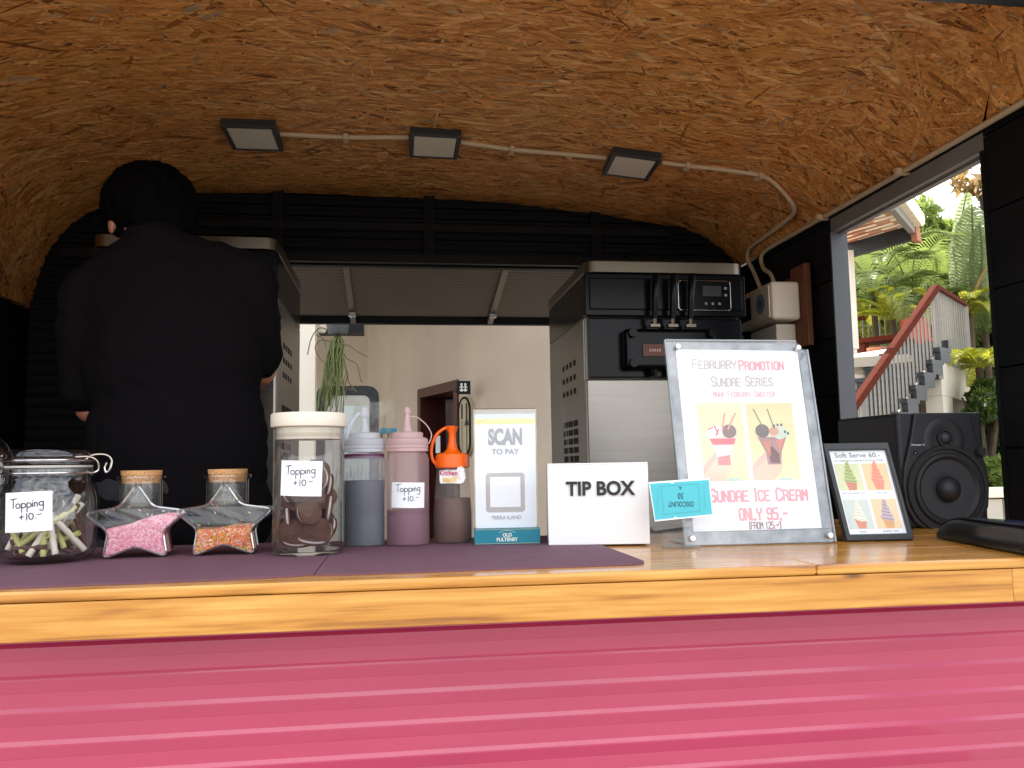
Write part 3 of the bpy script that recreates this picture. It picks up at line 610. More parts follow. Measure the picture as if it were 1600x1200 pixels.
# ---------------- soft serve machines
def machine(x0, top, label, mirror=False):
    t = thing('soft_serve_machine', label, 'ice cream machine', (x0, 2.30, FLOOR), 0, 'soft serve machines behind the counter')
    W, D, Hh = .47, .565, top - FLOOR; T2 = Hh - .33                              # T2: height where the steel front ends
    h = lambda z: z - FLOOR
    B('cabinet', M['steelside'], t, (.004, W - .004, .03, D, .06, Hh - .035), bevel=.004)
    B('front_panel', M['steel'], t, (.0, W, .0, .029, .10, T2 - .004), bevel=.006, seg=3)
    B('seam', M['steelside'], t, (0, W, .004, .029, .04, .098))
    B('front_housing', M['glossblack'], t, (.012, W - .004, .012, .029, T2, T2 + .17), bevel=.003)
    B('upper_housing', M['glossblack'], t, (-.002, W + .002, -.012, .029, T2 + .173, Hh - .036), (.01, W - .01, -.018, -.012, T2 + .19, Hh - .05), bevel=.008, seg=3)
    # rim with rounded front corners
    rim = MB(); pl = [(0, D)] + [(.035 - .035 * math.cos(R(a)), -.015 + .035 - .035 * math.sin(R(a))) for a in range(0, 91, 15)] + [(W - .035 + .035 * math.sin(R(a)), -.015 + .035 - .035 * math.cos(R(a))) for a in range(0, 91, 15)] + [(W, D)]
    nn = len(pl); rim.add([(x, y, Hh - .034) for x, y in pl] + [(x, y, Hh) for x, y in pl], [tuple(range(nn))[::-1], tuple(range(nn, 2 * nn))] + [(i, (i + 1) % nn, nn + (i + 1) % nn, nn + i) for i in range(nn)])
    rim.build('top_rim', M['goldsteel'], t, smooth=True, bevel=.002)
    B('top_cover', M['darkgrey'], t, (.03, W - .03, .03, D - .03, Hh + .0005, Hh + .006), bevel=.002)
    # side panels, slots
    for sx, xs in ((-1, .0035), (1, W - .0035)):
        sp = B('side_panel', M['steelside'], t, (xs - .003, xs + .003, .034, D - .004, .08, T2 + .17), bevel=.001)
        B('side_top', M['glossblack'], t, (xs - .003, xs + .003, .034, D - .004, T2 + .173, Hh - .036), bevel=.001)
        xo = xs + sx * .0034
        sm = MB().box(-.0006, .0006, -.014, .014, -.008, .008); first = None
        for i in range(4):
            for j in range(3):
                y = .16 + i * .055; z = T2 + .06 - j * .042
                if first is None: first = sm.build('vent_slot', M['hole'], sp, loc=(xo, y, z))
                else: share(first, sp, (xo, y, z))
        sm = MB().box(-.0006, .0006, -.030, .030, -.009, .009); f2 = None
        for i in range(3):
            for j in range(17):
                y = .16 + i * .075; z = T2 - .12 - j * .0265
                if f2 is None: f2 = sm.build('vent_slot', M['hole'], sp, loc=(xo, y, z))
                else: share(f2, sp, (xo, y, z))
    # display
    pr = MB(); pr.prism([(p[0], p[1]) for p in rrect(.155, .085, .008, 3, W - .125, Hh - .098)], -.0205, -.0182); dp = pr.build('display', M['glossblack'], t)
    ol = MB(); rr_ = [Vector((x, -.021, z)) for x, z in rrect(.155, .085, .008, 3, W - .125, Hh - .098)]; ol.tube(rr_ + [rr_[0]], .0009, 5); ol.build('outline', M['chrome'], dp)
    B('screen', mat('screen', (.03, .035, .04), .2), dp, (W - .13, W - .075, -.0215, -.0207, Hh - .10, Hh - .07))
    for i in range(3): B('button', M['greysteel'], dp, (W - .125 + i * .02, W - .118 + i * .02, -.0218, -.0207, Hh - .125, Hh - .118))
    for i in range(2): B('button', M['greysteel'], dp, (W - .066, W - .058, -.0218, -.0207, Hh - .08 - i * .02, Hh - .073 - i * .02))
    # dispensing head
    hx = W / 2 + .005
    hdm = MB(); hdm.box(hx - .135, hx + .135, -.03, .0115, T2 + .02, T2 + .135); hd_ = hdm.build('dispensing_head', M['glossblack'], t, bevel=.012, seg=3)
    B('label_plate', M['brownplate'], hd_, (hx - .085, hx + .085, -.0335, -.0305, T2 + .055, T2 + .09), bevel=.001)
    for i in range(5): B('plate_mark', colmat((190, 165, 145)), hd_, (hx - .066 + i * .007, hx - .062 + i * .007, -.0339, -.0336, T2 + .068, T2 + .076))
    for sx in (-1, 1):
        for zz in (T2 + .035, T2 + .12):
            kb = MB(); kb.lathe([(0, -.018), (.012, -.018), (.014, -.008), (.012, 0), (0, 0)], 12, (hx + sx * .115, -.030, zz), axis='y'); kb.build('knob', M['glossblack'], hd_, smooth=True)
    for i in (-1, 0, 1):
        x = hx + i * .052
        lv = MB(); lv.tube([(x, -.045, T2 + .16), (x, -.052, T2 + .20), (x + .003, -.060, T2 + .27), (x + .004, -.058, T2 + .285)], [.008, .009, .011, .008], 10); a_ = lv.build('lever', M['glossblack'], t, smooth=True)
        lb = MB(); lb.tube([(x, -.020, T2 + .15), (x, -.044, T2 + .145), (x, -.048, T2 + .175)], .0055, 8); lb.box(x - .014, x + .014, -.05, -.03, T2 + .136, T2 + .144); lb.build('pivot', M['goldsteel'], a_, smooth=True)
        nz = MB(); nz.lathe([(.0, T2 + .0), (.010, T2 + .0), (.014, T2 + .02), (0, T2 + .02)], 14, (x, -.012, 0)); nz.build('nozzle', M['glossblack'], t, smooth=True)
    B('caster', M['rubber'], t, (.03, .07, .05, .09, 0, .0595)); B('caster', M['rubber'], t, (W - .07, W - .03, .05, .09, 0, .0595)); B('caster', M['rubber'], t, (.03, .07, D - .09, D - .05, 0, .0595)); B('caster', M['rubber'], t, (W - .07, W - .03, D - .09, D - .05, 0, .0595))
    return t
machine(.53, 2.022, 'black and steel soft serve machine standing right, behind the promotion poster')
machine(-.785, 2.07, 'black and steel soft serve machine standing left, hidden behind the person')

# ---------------- person
def caps(bm_pts, mb, seg=12):
    """chain of spheres and cones between (x,y,z,r) points"""
    for a, b in zip(bm_pts[:-1], bm_pts[1:]):
        A, Bp = Vector(a[:3]), Vector(b[:3]); N_ = max(2, int((Bp - A).length / (.35 * max(.004, min(a[3], b[3])))))
        for k in range(N_ + 1):
            t = k / N_; p = A.lerp(Bp, t); r = a[3] + (b[3] - a[3]) * t; ball(mb, p, (r, r, r), 8 if r < .02 else 12)
def ball(mb, c, r, seg=12, rot=None):
    rings = seg // 2; vs = []; fs = []
    for i in range(1, rings):
        th = math.pi * i / rings
        for k in range(seg): vs.append(Vector((math.sin(th) * math.cos(2*math.pi*k/seg) * r[0], math.sin(th) * math.sin(2*math.pi*k/seg) * r[1], math.cos(th) * r[2])))
    top = len(vs); vs += [Vector((0, 0, r[2])), Vector((0, 0, -r[2]))]
    for i in range(rings - 2):
        for k in range(seg): a = i * seg + k; b = i * seg + (k + 1) % seg; fs.append((a, a + seg, b + seg, b))
    for k in range(seg): fs.append((top, k, (k + 1) % seg)); q = (rings - 2) * seg; fs.append((top + 1, q + (k + 1) % seg, q + k))
    if rot: vs = [rot @ v for v in vs]
    mb.add([v + Vector(c) for v in vs], fs)
def fuse(mb, name, m, parent, voxel, smooth=6, disp=None):
    """one continuous surface out of overlapping volumes"""
    o = mb.build(name, m, None); rm = o.modifiers.new('r', 'REMESH'); rm.mode = 'VOXEL'; rm.voxel_size = voxel
    if smooth: s_ = o.modifiers.new('s', 'SMOOTH'); s_.iterations = smooth; s_.factor = .5
    me = bpy.data.meshes.new_from_object(o.evaluated_get(bpy.context.evaluated_depsgraph_get())); old = o.data; o.modifiers.clear(); o.data = me; bpy.data.meshes.remove(old)
    me.name = name
    if disp:
        for v in me.vertices: v.co += v.normal * disp(v.co)
    me.materials.clear(); me.materials.append(m); me.polygons.foreach_set('use_smooth', [True] * len(me.polygons)); me.update(); o.parent = parent; return o
PX, PY = -.47, 1.90
pe = thing('person', 'person with short black hair in a black short-sleeved shirt, seen from behind', 'person', (PX, PY, FLOOR))
def L_(x, y, z): return (x - PX, y - PY, z - FLOOR)
body = MB()
# legs, hips, torso, neck
for sx in (-1, 1):
    caps([(sx * .09, .0, .88, .088), (sx * .10, .015, .50, .058), (sx * .10, .0, .09, .04)], body); caps([(sx * .10, -.03, .045, .042), (sx * .105, .13, .035, .036)], body)
    ball(body, (sx * .10, -.012, .36), (.052, .06, .12))
ball(body, (0, .0, .92), (.165, .11, .13)); ball(body, (0, .0, 1.10), (.135, .10, .18)); ball(body, (.0, .0, 1.27), (.165, .105, .20))
caps([L_(-.62, 1.90, 1.845) + (.052,), L_(-.50, 1.90, 1.90) + (.056,), L_(-.36, 1.90, 1.88) + (.052,)], body)
caps([L_(-.50, 1.895, 1.86) + (.066,), L_(-.52, 1.905, 1.935) + (.056,), L_(-.535, 1.93, 1.99) + (.058,)], body)
# head: skull, jaw, nose, ears, bent forward and turned a little left
hc = Vector(L_(-.547, 1.945, 2.022)); hr = Matrix.Rotation(R(30), 3, 'Z') @ Matrix.Rotation(R(-18), 3, 'X')
def hp(x, y, z): return tuple(hc + hr @ Vector((x, y, z)))
ball(body, hp(0, 0, 0), (.074, .092, .092), 20, hr); ball(body, hp(0, .045, -.045), (.056, .058, .066), 16, hr); ball(body, hp(0, .075, -.085), (.028, .026, .022), 12, hr)
ball(body, hp(0, .105, -.025), (.011, .016, .02), 10, hr); ball(body, hp(0, .100, -.062), (.022, .010, .008), 10, hr)
for sx in (-1, 1):
    ball(body, hp(sx * .078, .008, -.03), (.007, .019, .031), 12, hr); ball(body, hp(sx * .03, .083, .008), (.014, .010, .009), 10, hr); ball(body, hp(sx * .03, .083, .022), (.018, .009, .006), 10, hr)
arms = {-1: [L_(-.655, 1.90, 1.83) + (.052,), L_(-.655, 1.945, 1.59) + (.036,), L_(-.60, 2.15, 1.60) + (.027,)], 1: [L_(-.31, 1.90, 1.85) + (.052,), L_(-.305, 1.985, 1.675) + (.035,), L_(-.42, 2.14, 1.61) + (.027,)]}
for sx, ch in arms.items():
    caps(ch, body); wv = Vector(ch[2][:3]); d = (wv - Vector(ch[1][:3])).normalized(); side = Vector((-sx, 0, 0)).cross(d).normalized()
    lat = d.cross(Vector((0, 0, 1))).normalized() * 1; palm = wv + d * .045
    ball(body, palm, (.030, .038, .022), 12)
    for k, (ln, off) in enumerate(((.058, -.024), (.066, -.008), (.062, .008), (.050, .023))):
        a = palm + d * .030 + lat * off; b_ = a + d * ln * .5 + Vector((0, 0, -.012)); c_ = b_ + d * ln * .35 + Vector((0, 0, -.022))
        caps([tuple(a) + (.0088,), tuple(b_) + (.0082,), tuple(c_) + (.007,)], body)
    a = palm + lat * (.028 * -sx); caps([tuple(a) + (.011,), tuple(a + d * .03 + lat * (.018 * -sx)) + (.009,), tuple(a + d * .05 + lat * (.010 * -sx) - Vector((0, 0, .014))) + (.008,)], body)
fuse(body, 'body', M['skin'], pe, .0055, 3)
sh_ = MB()
ball(sh_, L_(-.475, 1.90, 1.72), (.192, .125, .235), 24); ball(sh_, L_(-.46, 1.90, 1.50), (.186, .122, .27), 24); ball(sh_, L_(-.46, 1.90, 1.36), (.196, .128, .16), 24); ball(sh_, L_(-.55, 1.90, 1.80), (.12, .10, .125), 20); ball(sh_, L_(-.40, 1.90, 1.805), (.12, .10, .12), 20)
caps([L_(-.635, 1.90, 1.835) + (.066,), L_(-.565, 1.895, 1.88) + (.072,), L_(-.49, 1.895, 1.905) + (.070,), L_(-.40, 1.895, 1.885) + (.068,), L_(-.325, 1.90, 1.855) + (.068,)], sh_)
caps([L_(-.505, 1.895, 1.925) + (.070,), L_(-.520, 1.905, 1.942) + (.066,)], sh_)
caps([L_(-.645, 1.90, 1.82) + (.068,), L_(-.655, 1.905, 1.74) + (.064,), L_(-.657, 1.93, 1.635) + (.058,)], sh_)
caps([L_(-.325, 1.90, 1.84) + (.068,), L_(-.312, 1.92, 1.76) + (.062,), L_(-.308, 1.955, 1.71) + (.060,)], sh_)
def wrinkle(co):
    p = Vector((co.x * 6, co.y * 4, co.z * 5)); q = Vector((co.x * 14 + co.z * 16, co.y * 9, co.z * 5 - co.x * 10))
    return .008 * noise.noise(p) + .010 * abs(noise.noise(q)) + .0012 * noise.noise(co * 45)
fuse(sh_, 'shirt', M['shirt'], pe, .007, 5, wrinkle)
cl_ = MB(); ring = [Vector(L_(-.520, 1.906, 1.949)) + Matrix.Rotation(R(-14), 3, 'X') @ Vector((.066 * math.cos(a), .064 * math.sin(a), 0)) for a in np.linspace(0, 2 * math.pi, 37)]
cl_.tube(ring, .0075, 8); cl_.build('collar', M['shirt'], pe, smooth=True)
tr_ = MB()
for sx in (-1, 1): caps([(sx * .088, .0, .90, .105), (sx * .10, .012, .52, .078), (sx * .10, .0, .12, .066)], tr_)
ball(tr_, (0, 0, .95), (.18, .125, .13), 20); fuse(tr_, 'trousers', M['trousers'], pe, .009, 4, lambda c: .004 * noise.noise(c * 14))
for sx in (-1, 1):
    sm_ = MB(); ball(sm_, (sx * .10, .03, .035), (.052, .135, .05), 16); sm_.box(sx * .10 - .048, sx * .10 + .048, -.10, .16, 0, .022); fuse(sm_, 'shoe', M['rubber'], pe, .006, 3)
hr_ = MB()
ball(hr_, hp(0, -.008, .02), (.100, .110, .094), 24, hr); ball(hr_, hp(.004, -.052, -.022), (.078, .050, .060), 18, hr)
for sx in (-1, 1): ball(hr_, hp(sx * .072, -.006, .012), (.027, .052, .046), 14, hr)
ball(hr_, hp(0, .065, .055), (.070, .045, .040), 16, hr)
def hairn(co): return .006 * noise.noise(Vector((co.x * 40, co.y * 40, co.z * 14))) + .004 * noise.noise(co * 70)
hair = fuse(hr_, 'hair', M['hair'], pe, .005, 3, hairn)
tf = MB(); rg = random.Random(3)
for i in range(1100):                               # loose tufts that break the outline
    th = rg.uniform(0, 2 * math.pi); ph = rg.uniform(-.75, 1.4); n_ = Vector((math.cos(th) * math.cos(ph), math.sin(th) * math.cos(ph), math.sin(ph)))
    if n_.y > .55 and n_.z < .1: continue
    if n_.z < -.35 and n_.y > -.3: continue
    p = Vector((n_.x * .097, n_.y * .106 - .01, n_.z * .090 + .018)); d = (Vector((rg.uniform(-.5, .5), rg.uniform(-.5, .5), -1.2)) - n_ * n_.dot(Vector((0, 0, -1.2))) + n_ * rg.uniform(.0, .10)).normalized()
    ln = rg.uniform(.018, .04); s_ = d.cross(n_).normalized() * rg.uniform(.001, .0025)
    tf.add([hp(*(p - s_)), hp(*(p + s_)), hp(*(p + d * ln + n_ * .002))], [(0, 1, 2)])
tag(tf.build('hair_tuft', M['hair'], hair), kind='stuff')

# ================================================================== ON THE COUNTER
MT = .0028                                                             # placemat thickness
def placemat(name, label, outline, lift):
    t = MB(); nn = len(outline); z0, z1 = CT + lift + .0002, CT + lift + MT
    t.add([(x, y, z0) for x, y in outline] + [(x, y, z1) for x, y in outline], [tuple(range(nn))[::-1], tuple(range(nn, 2 * nn))] + [(i, (i + 1) % nn, nn + (i + 1) % nn, nn + i) for i in range(nn)])
    o = t.build(name, M['mat']); tag(o, label, 'placemat', 'plum placemats along the counter'); return o
placemat('placemat', 'plum placemat at the left end of the counter, under the clip-top jar', [(-.98, 1.085), (-.55, 1.089), (-.30, 1.100), (-.165, 1.110), (-.125, 1.121), (-.104, 1.134), (-.104, 1.612), (-.55, 1.614), (-.98, 1.614)], 0)
cr = [(.34 - .03 + .03 * math.cos(R(a)), 1.125 + .03 + .03 * math.sin(R(a))) for a in range(-90, 1, 15)]
placemat('placemat', 'plum placemat with a rounded corner, under the squeeze bottles and tip box', [(-.1025, 1.128), (-.06, 1.118), (.1, 1.118)] + cr + [(.34, 1.58), (.31, 1.606), (-.1025, 1.610)], 0)
CM = CT + MT + .0003

def note(parent, R_, zc_, w_, h_, ang, tilt=0, lw=.0011, name='label', flat=False, y=0, x=0):
    """paper note; curved round a jar of radius R_ or flat"""
    pr = Print(-.0004); sheet = MB(); N_ = 12
    handwriting(pr, 0, .004, w_ * .68, lw, R(3))
    # sheet grid then bend everything
    vs = []; fs = []
    for i in range(N_ + 1):
        for j in (0, 1): vs.append((-w_ / 2 + w_ * i / N_, 0, -h_ / 2 + h_ * j))
    fs = [(2*i, 2*i + 2, 2*i + 3, 2*i + 1) for i in range(N_)]
    sheet.add(vs, fs)
    def bend(p):
        px_, py, pz = p; c, s_ = math.cos(tilt), math.sin(tilt); px_, pz = px_ * c - pz * s_, px_ * s_ + pz * c
        if flat: return (px_ + x, py + y, pz + zc_)
        rr = R_ + .0006 - py; a = ang + px_ / R_; return (rr * math.sin(a), -rr * math.cos(a), pz + zc_)
    sheet.v = [bend(p) for p in sheet.v]; pr.mb.v = [bend(p) for p in pr.mb.v]
    o = sheet.build(name, M['papernote'], parent); pr.build(o, 'handwriting'); return o

# clip-top jar ------------------------------------------------------------------------------
jx, jy = -.5255, 1.385
t = thing('clip_top_jar', 'round glass clip-top jar of wafer sticks at the left end', 'glass jar', (jx, jy, CM))
ZJ = .0
outer = [(0, 0), (.050, 0), (.059, .004), (.067, .014), (.0705, .03), (.0715, .06), (.0705, .095), (.066, .113), (.0605, .121), (.0600, .126), (.0635, .129), (.0635, .139), (.0600, .141)]
inner = [(.0560, .141), (.0565, .120), (.062, .110), (.0665, .093), (.0675, .06), (.0665, .03), (.062, .016), (.052, .0075), (0, .0065)]
MB().lathe(outer + inner, 56).build('body', M['realglass'], t, smooth=True)
MB().lathe([(.0562, .1415), (.0602, .1415), (.0602, .1445), (.0562, .1445)], 48, close=True).build('seal', mat('seal rubber', (.55, .52, .47), .5), t, smooth=True)
MB().lathe([(0, .146), (.0615, .146), (.0630, .149), (.0630, .155), (.0585, .158), (.0585, .163), (.055, .168), (.03, .170), (0, .170)], 48).build('lid', M['clearthick'], t, smooth=True)
for zz in (.133, .152): MB().tube([(.0655 * math.cos(a), .0655 * math.sin(a), zz) for a in np.linspace(0, 2 * math.pi, 49)], .0013, 6).build('wire_ring', M['chrome'], t, smooth=True)
for sx, pts in ((1, [(.058, -.022, .152), (.068, -.016, .160), (.083, -.006, .160), (.090, 0, .152), (.088, 0, .138), (.083, 0, .133), (.080, 0, .140), (.083, 0, .148)]), (1, [(.050, -.038, .157), (.066, -.026, .157), (.075, -.018, .150), (.076, -.014, .137), (.068, -.018, .132), (.062, -.022, .134)]),
                (-1, [(-.058, -.024, .160), (-.066, -.020, .158), (-.069, -.018, .145), (-.068, -.018, .128), (-.064, -.018, .120), (-.072, -.010, .118), (-.078, -.006, .128), (-.082, 0, .134)])):
    MB().tube(catmull(pts, 6), .0015, 6).build('wire_clasp', M['chrome'], t, smooth=True)
note(t, .0716, .078, .066, .057, R(-1), R(2), .0013)
cols = {'pale green': (colmat((198, 194, 122), .7), []), 'cream': (colmat((232, 222, 205), .7), []), 'brown': (colmat((92, 66, 58), .7), [])}
rg = random.Random(11); k = 0
sticks = []
for i in range(52):
    kind = rg.choices(['pale green', 'cream', 'brown'], [3, 4, 5])[0]
    for _ in range(60):
        a = rg.uniform(0, 2 * math.pi); rr = rg.uniform(.0, .055); b = rg.uniform(0, 2 * math.pi); r2 = rg.uniform(.0, .058)
        p = Vector((rr * math.cos(a), rr * math.sin(a), rg.uniform(.012, .025))); L0 = rg.uniform(.06, .10)
        q = Vector((r2 * math.cos(b), r2 * math.sin(b), 0)); dh = (q - Vector((p.x, p.y, 0)))
        if dh.length > L0 * .97: continue
        q.z = p.z + math.sqrt(L0 ** 2 - dh.length ** 2)
        if q.z > .118: continue
        break
    sticks.append((kind, p, q))
sticks += [('pale green', Vector((-.028, -.048, .022)), Vector((.050, -.026, .083))), ('pale green', Vector((-.012, -.052, .018)), Vector((-.040, -.035, .06))), ('brown', Vector((-.03, -.052, .024)), Vector((.02, -.054, .026))),
           ('cream', Vector((.030, -.046, .014)), Vector((.012, -.035, .085))), ('pale green', Vector((.016, -.053, .012)), Vector((.010, -.040, .075))), ('cream', Vector((-.004, -.054, .013)), Vector((.012, -.046, .045)))]
lab = {'pale green': 'pale green wafer stick inside the clip-top jar', 'cream': 'cream coloured wafer stick inside the clip-top jar', 'brown': 'brown wafer stick inside the clip-top jar'}
for kind, p, q in sticks:
    for f_ in (p, q):
        rr = math.hypot(f_.x, f_.y)
        if rr > .057: f_.x *= .057 / rr; f_.y *= .057 / rr
    r_ = {'pale green': .0042, 'cream': .0046, 'brown': .0038}[kind]
    ln = (q - p).length; mb = MB(); mb.lathe([(0, 0), (r_, 0), (r_, ln), (r_ * .55, ln), (r_ * .5, ln - .004), (0, ln - .004)], 10)
    o = mb.build('wafer_stick', cols[kind][0], None, smooth=True); o.location = Vector((jx, jy, CM)) + p; o.rotation_euler = (q - p).to_track_quat('Z', 'Y').to_euler()
    tag(o, lab[kind], 'wafer stick', kind + ' wafer sticks in the clip-top jar')

# ribbed glass bottle at the left edge, behind ---------------------------------------------
t = thing('glass_bottle', 'ribbed clear glass bottle cut by the left edge, behind the clip-top jar', 'bottle', (-.705, 1.56, CM)); t.scale = (1, 1, .9)
rb = []
for i in range(13): z = .02 + i * .011; rb += [(.050, z), (.0515, z + .0055)]
MB().lathe([(0, 0), (.046, 0), (.051, .006)] + rb + [(.051, .165), (.049, .185), (.040, .205), (.028, .217), (.024, .222), (.024, .245), (.026, .248), (.026, .262), (.021, .264)], 40).build('body', M['ribglass'], t, smooth=True)
B('panel', colmat((70, 66, 66)), t, (-.03, .03, -.0535, -.052, .09, .16), bevel=.0008)
MB().lathe([(0, .258), (.0205, .258), (.0205, .272), (.0, .272)], 24).build('stopper', M['steelside'], t)

# star jars ---------------------------------------------------------------------------------
def star_outline(Ro=.083, Ri=.0440, rot=0, rnd=.24, top=None):
    """rounded five-pointed star, in x,z about its centre"""
    raw = []
    for k in range(10):
        a = R(90 + k * 36); r = (Ro if k % 2 == 0 else Ri); raw.append(Vector((r * math.cos(a), r * math.sin(a))))
    pts = []
    for i in range(10):
        p, q, r_ = raw[i - 1], raw[i], raw[(i + 1) % 10]; k = rnd if i % 2 == 0 else .22
        a = q.lerp(p, k); b = q.lerp(r_, k)
        for j in range(6): u = j / 5; pts.append(((1-u)**2 * a + 2*u*(1-u) * q + u*u * b))
    return [(p.x, p.y) for p in pts]
def star_jar(x, y, rz, label, fill_z, m_rod, base_m, name_s, label_s, seed, slant=0):
    t = thing('star_jar', label, 'glass jar', (x, y, CM), rz, 'star-shaped jars with cork stoppers')
    ol = star_outline(); zoff = -min(p[1] for p in ol); ol = [(px_, (pz + zoff) * .80 + .0006) for px_, pz in ol]; TH = .026
    g = MB(); k = len(ol); cxx, czz = 0, .056
    rings = [(.90, -TH - .006), (.965, -TH - .003), (1, -TH + .004), (1, TH - .004), (.965, TH + .003), (.90, TH + .006)]
    vs = [((px_ - cxx) * s_ + cxx, yy_, (pz - czz) * s_ + czz) for s_, yy_ in rings for px_, pz in ol]
    fs = [(j * k + i, (j + 1) * k + i, (j + 1) * k + (i + 1) % k, j * k + (i + 1) % k) for j in range(len(rings) - 1) for i in range(k)]
    fs += [tuple(range(k)), tuple(range(len(vs) - 1, len(vs) - k - 1, -1))]
    g.add(vs, fs); g.build('body', M['clearthick'], t, smooth=True)
    bead = [Vector(((px_ - cxx) * .955 + cxx, -TH - .0035, (pz - czz) * .955 + czz)) for px_, pz in ol]
    MB().tube(bead + [bead[0]], .0019, 6).build('highlight_bead', M['bead'], t, smooth=True)  # tube added along the star's edge to give it rim highlights
    MB().lathe([(.033, .078), (.033, .118), (.0365, .121), (.0375, .123), (.0365, .126), (.034, .127), (.031, .126), (.030, .118), (.030, .08)], 44).build('neck', M['clearthick'], t, smooth=True)
    MB().lathe([(0, .114), (.0285, .114), (.0305, .130), (.031, .135), (0, .135)], 40).build('cork', M['cork'], t, smooth=True, bevel=.0008)
    # contents: the star cut off at the fill level, its skin made of little rods
    inn = [((px_ - cxx) * .93 + cxx, (pz - czz) * .93 + czz) for px_, pz in ol]
    def lvl(px_): return fill_z + slant * px_ + .003 * math.sin(px_ * 60)
    cut = []
    for i in range(len(inn)):
        a_, b_ = inn[i - 1], inn[i]; da, db = a_[1] - fill_z - slant * a_[0], b_[1] - fill_z - slant * b_[0]
        if (da <= 0) != (db <= 0): q = da / (da - db); cut.append((a_[0] + (b_[0] - a_[0]) * q, a_[1] + (b_[1] - a_[1]) * q))
        if db <= 0: cut.append(b_)
    f = MB(); f.prism(cut, -TH - .001, TH)
    o = f.build(name_s, base_m, None)
    o.matrix_world = Matrix.Translation((x, y, CM)) @ Matrix.Rotation(rz, 4, 'Z'); tag(o, label_s, 'sprinkles', None, 'stuff')
    rods = MB(); rg = random.Random(seed); xs_ = [p[0] for p in cut]; zs_ = [p[1] for p in cut]; cnt = 0
    def inside(px_, pz):
        c = False; j = len(inn) - 1
        for i in range(len(inn)):
            (xi, zi), (xj, zj) = inn[i], inn[j]
            if (zi > pz) != (zj > pz) and px_ < (xj - xi) * (pz - zi) / (zj - zi + 1e-12) + xi: c = not c
            j = i
        return c
    tries = 0
    while cnt < 2600 and tries < 20000:
        tries += 1; px_, pz = rg.uniform(min(xs_), max(xs_)), rg.uniform(min(zs_), fill_z + .02)
        if pz > lvl(px_) or not inside(px_, pz): continue
        cnt += 1; a = rg.uniform(0, math.pi); ln = rg.uniform(.0016, .0024); d = Vector((math.cos(a) * ln, rg.uniform(-.0003, .0003), math.sin(a) * ln)); c = Vector((px_, -TH - .0015 - rg.uniform(0, .0012), pz))
        rods.tube([c - d, c + d], .00062, 5)
    for i in range(1100):
        px_ = rg.uniform(min(xs_), max(xs_)); zz = lvl(px_)
        if not inside(px_, zz): continue
        a = rg.uniform(0, math.pi); ln = .002; c = Vector((px_, rg.uniform(-TH, TH), zz + rg.uniform(0, .0015))); d = Vector((math.cos(a), math.sin(a), rg.uniform(-.2, .2))) * ln; rods.tube([c - d, c + d], .00062, 4)
    for i in range(14):
        px_, pz = rg.uniform(-.05, .05), rg.uniform(fill_z, .09)
        if inside(px_, pz): c = Vector((px_, -TH - .003, pz)); a = rg.uniform(0, 3); d = Vector((math.cos(a), 0, math.sin(a))) * .002; rods.tube([c - d, c + d], .0007, 5)
    tag(rods.build('sprinkle', m_rod, o, smooth=True), kind='stuff')
pinkrods = islandmat('pink sprinkle', [srgb(236, 150, 172), srgb(248, 196, 208), srgb(228, 130, 156), srgb(252, 214, 222)], .55)
multi = islandmat('mixed sprinkle', [srgb(240, 170, 30), srgb(226, 60, 50), srgb(245, 235, 225), srgb(238, 120, 140), srgb(240, 140, 30), srgb(60, 130, 50), srgb(238, 200, 60), srgb(235, 90, 60)], .5)
star_jar(-.402, 1.425, R(3), 'star-shaped jar of pink sprinkles with a cork, beside the clip-top jar', .054, pinkrods, colmat((226, 140, 160)), 'pink_sprinkles', 'pink sugar sprinkles filling the left star-shaped jar', 5, .20)
star_jar(-.270, 1.430, R(2), 'star-shaped jar of mixed colour sprinkles with a cork, beside the tall jar', .041, multi, colmat((205, 120, 60)), 'mixed_sprinkles', 'multicoloured sugar sprinkles at the bottom of the right star-shaped jar', 6)

# tall jar with white lid --------------------------------------------------------------------
tx, ty = -.138, 1.392
t = thing('tall_jar', 'tall glass jar with white lid, full of dark sandwich biscuits', 'glass jar', (tx, ty, CM))
MB().lathe([(0, 0), (.050, 0), (.0545, .003), (.0560, .010), (.0560, .196), (.0565, .198), (.0545, .199), (.0530, .197), (.0530, .012), (.050, .0065), (0, .006)], 56).build('body', M['realglass'], t, smooth=True)
MB().lathe([(0, .180), (.0515, .180), (.0522, .183), (.0522, .199), (.059, .2), (.0598, .202), (.0598, .219), (.058, .2215), (0, .2225)], 56).build('lid', M['cream'], t, smooth=True)
MB().lathe([(.0524, .184), (.0528, .185), (.0528, .189), (.0524, .190)], 48, close=True).build('gasket', colmat((205, 190, 170)), t, smooth=True)
cl = MB(); cl.T = None; nn_ = 10
cv = [((.0567) * math.sin(a), -(.0567) * math.cos(a), z) for z in (.083, .153) for a in np.linspace(R(-44), R(32), nn_)]
cl.add(cv, [(i, i + 1, nn_ + i + 1, nn_ + i) for i in range(nn_ - 1)]); cl.build('clear_tape', M['clear'], t, smooth=True)
note(t, .0572, .119, .066, .054, R(-7), R(-2), .0011)
choc = mat('dark biscuit', srgb(90, 60, 46), .75, var=.25, vscale=80, bump=.8, bscale=220); filler = colmat((214, 204, 196), .7)
proto = []
rg = random.Random(21); bis = []
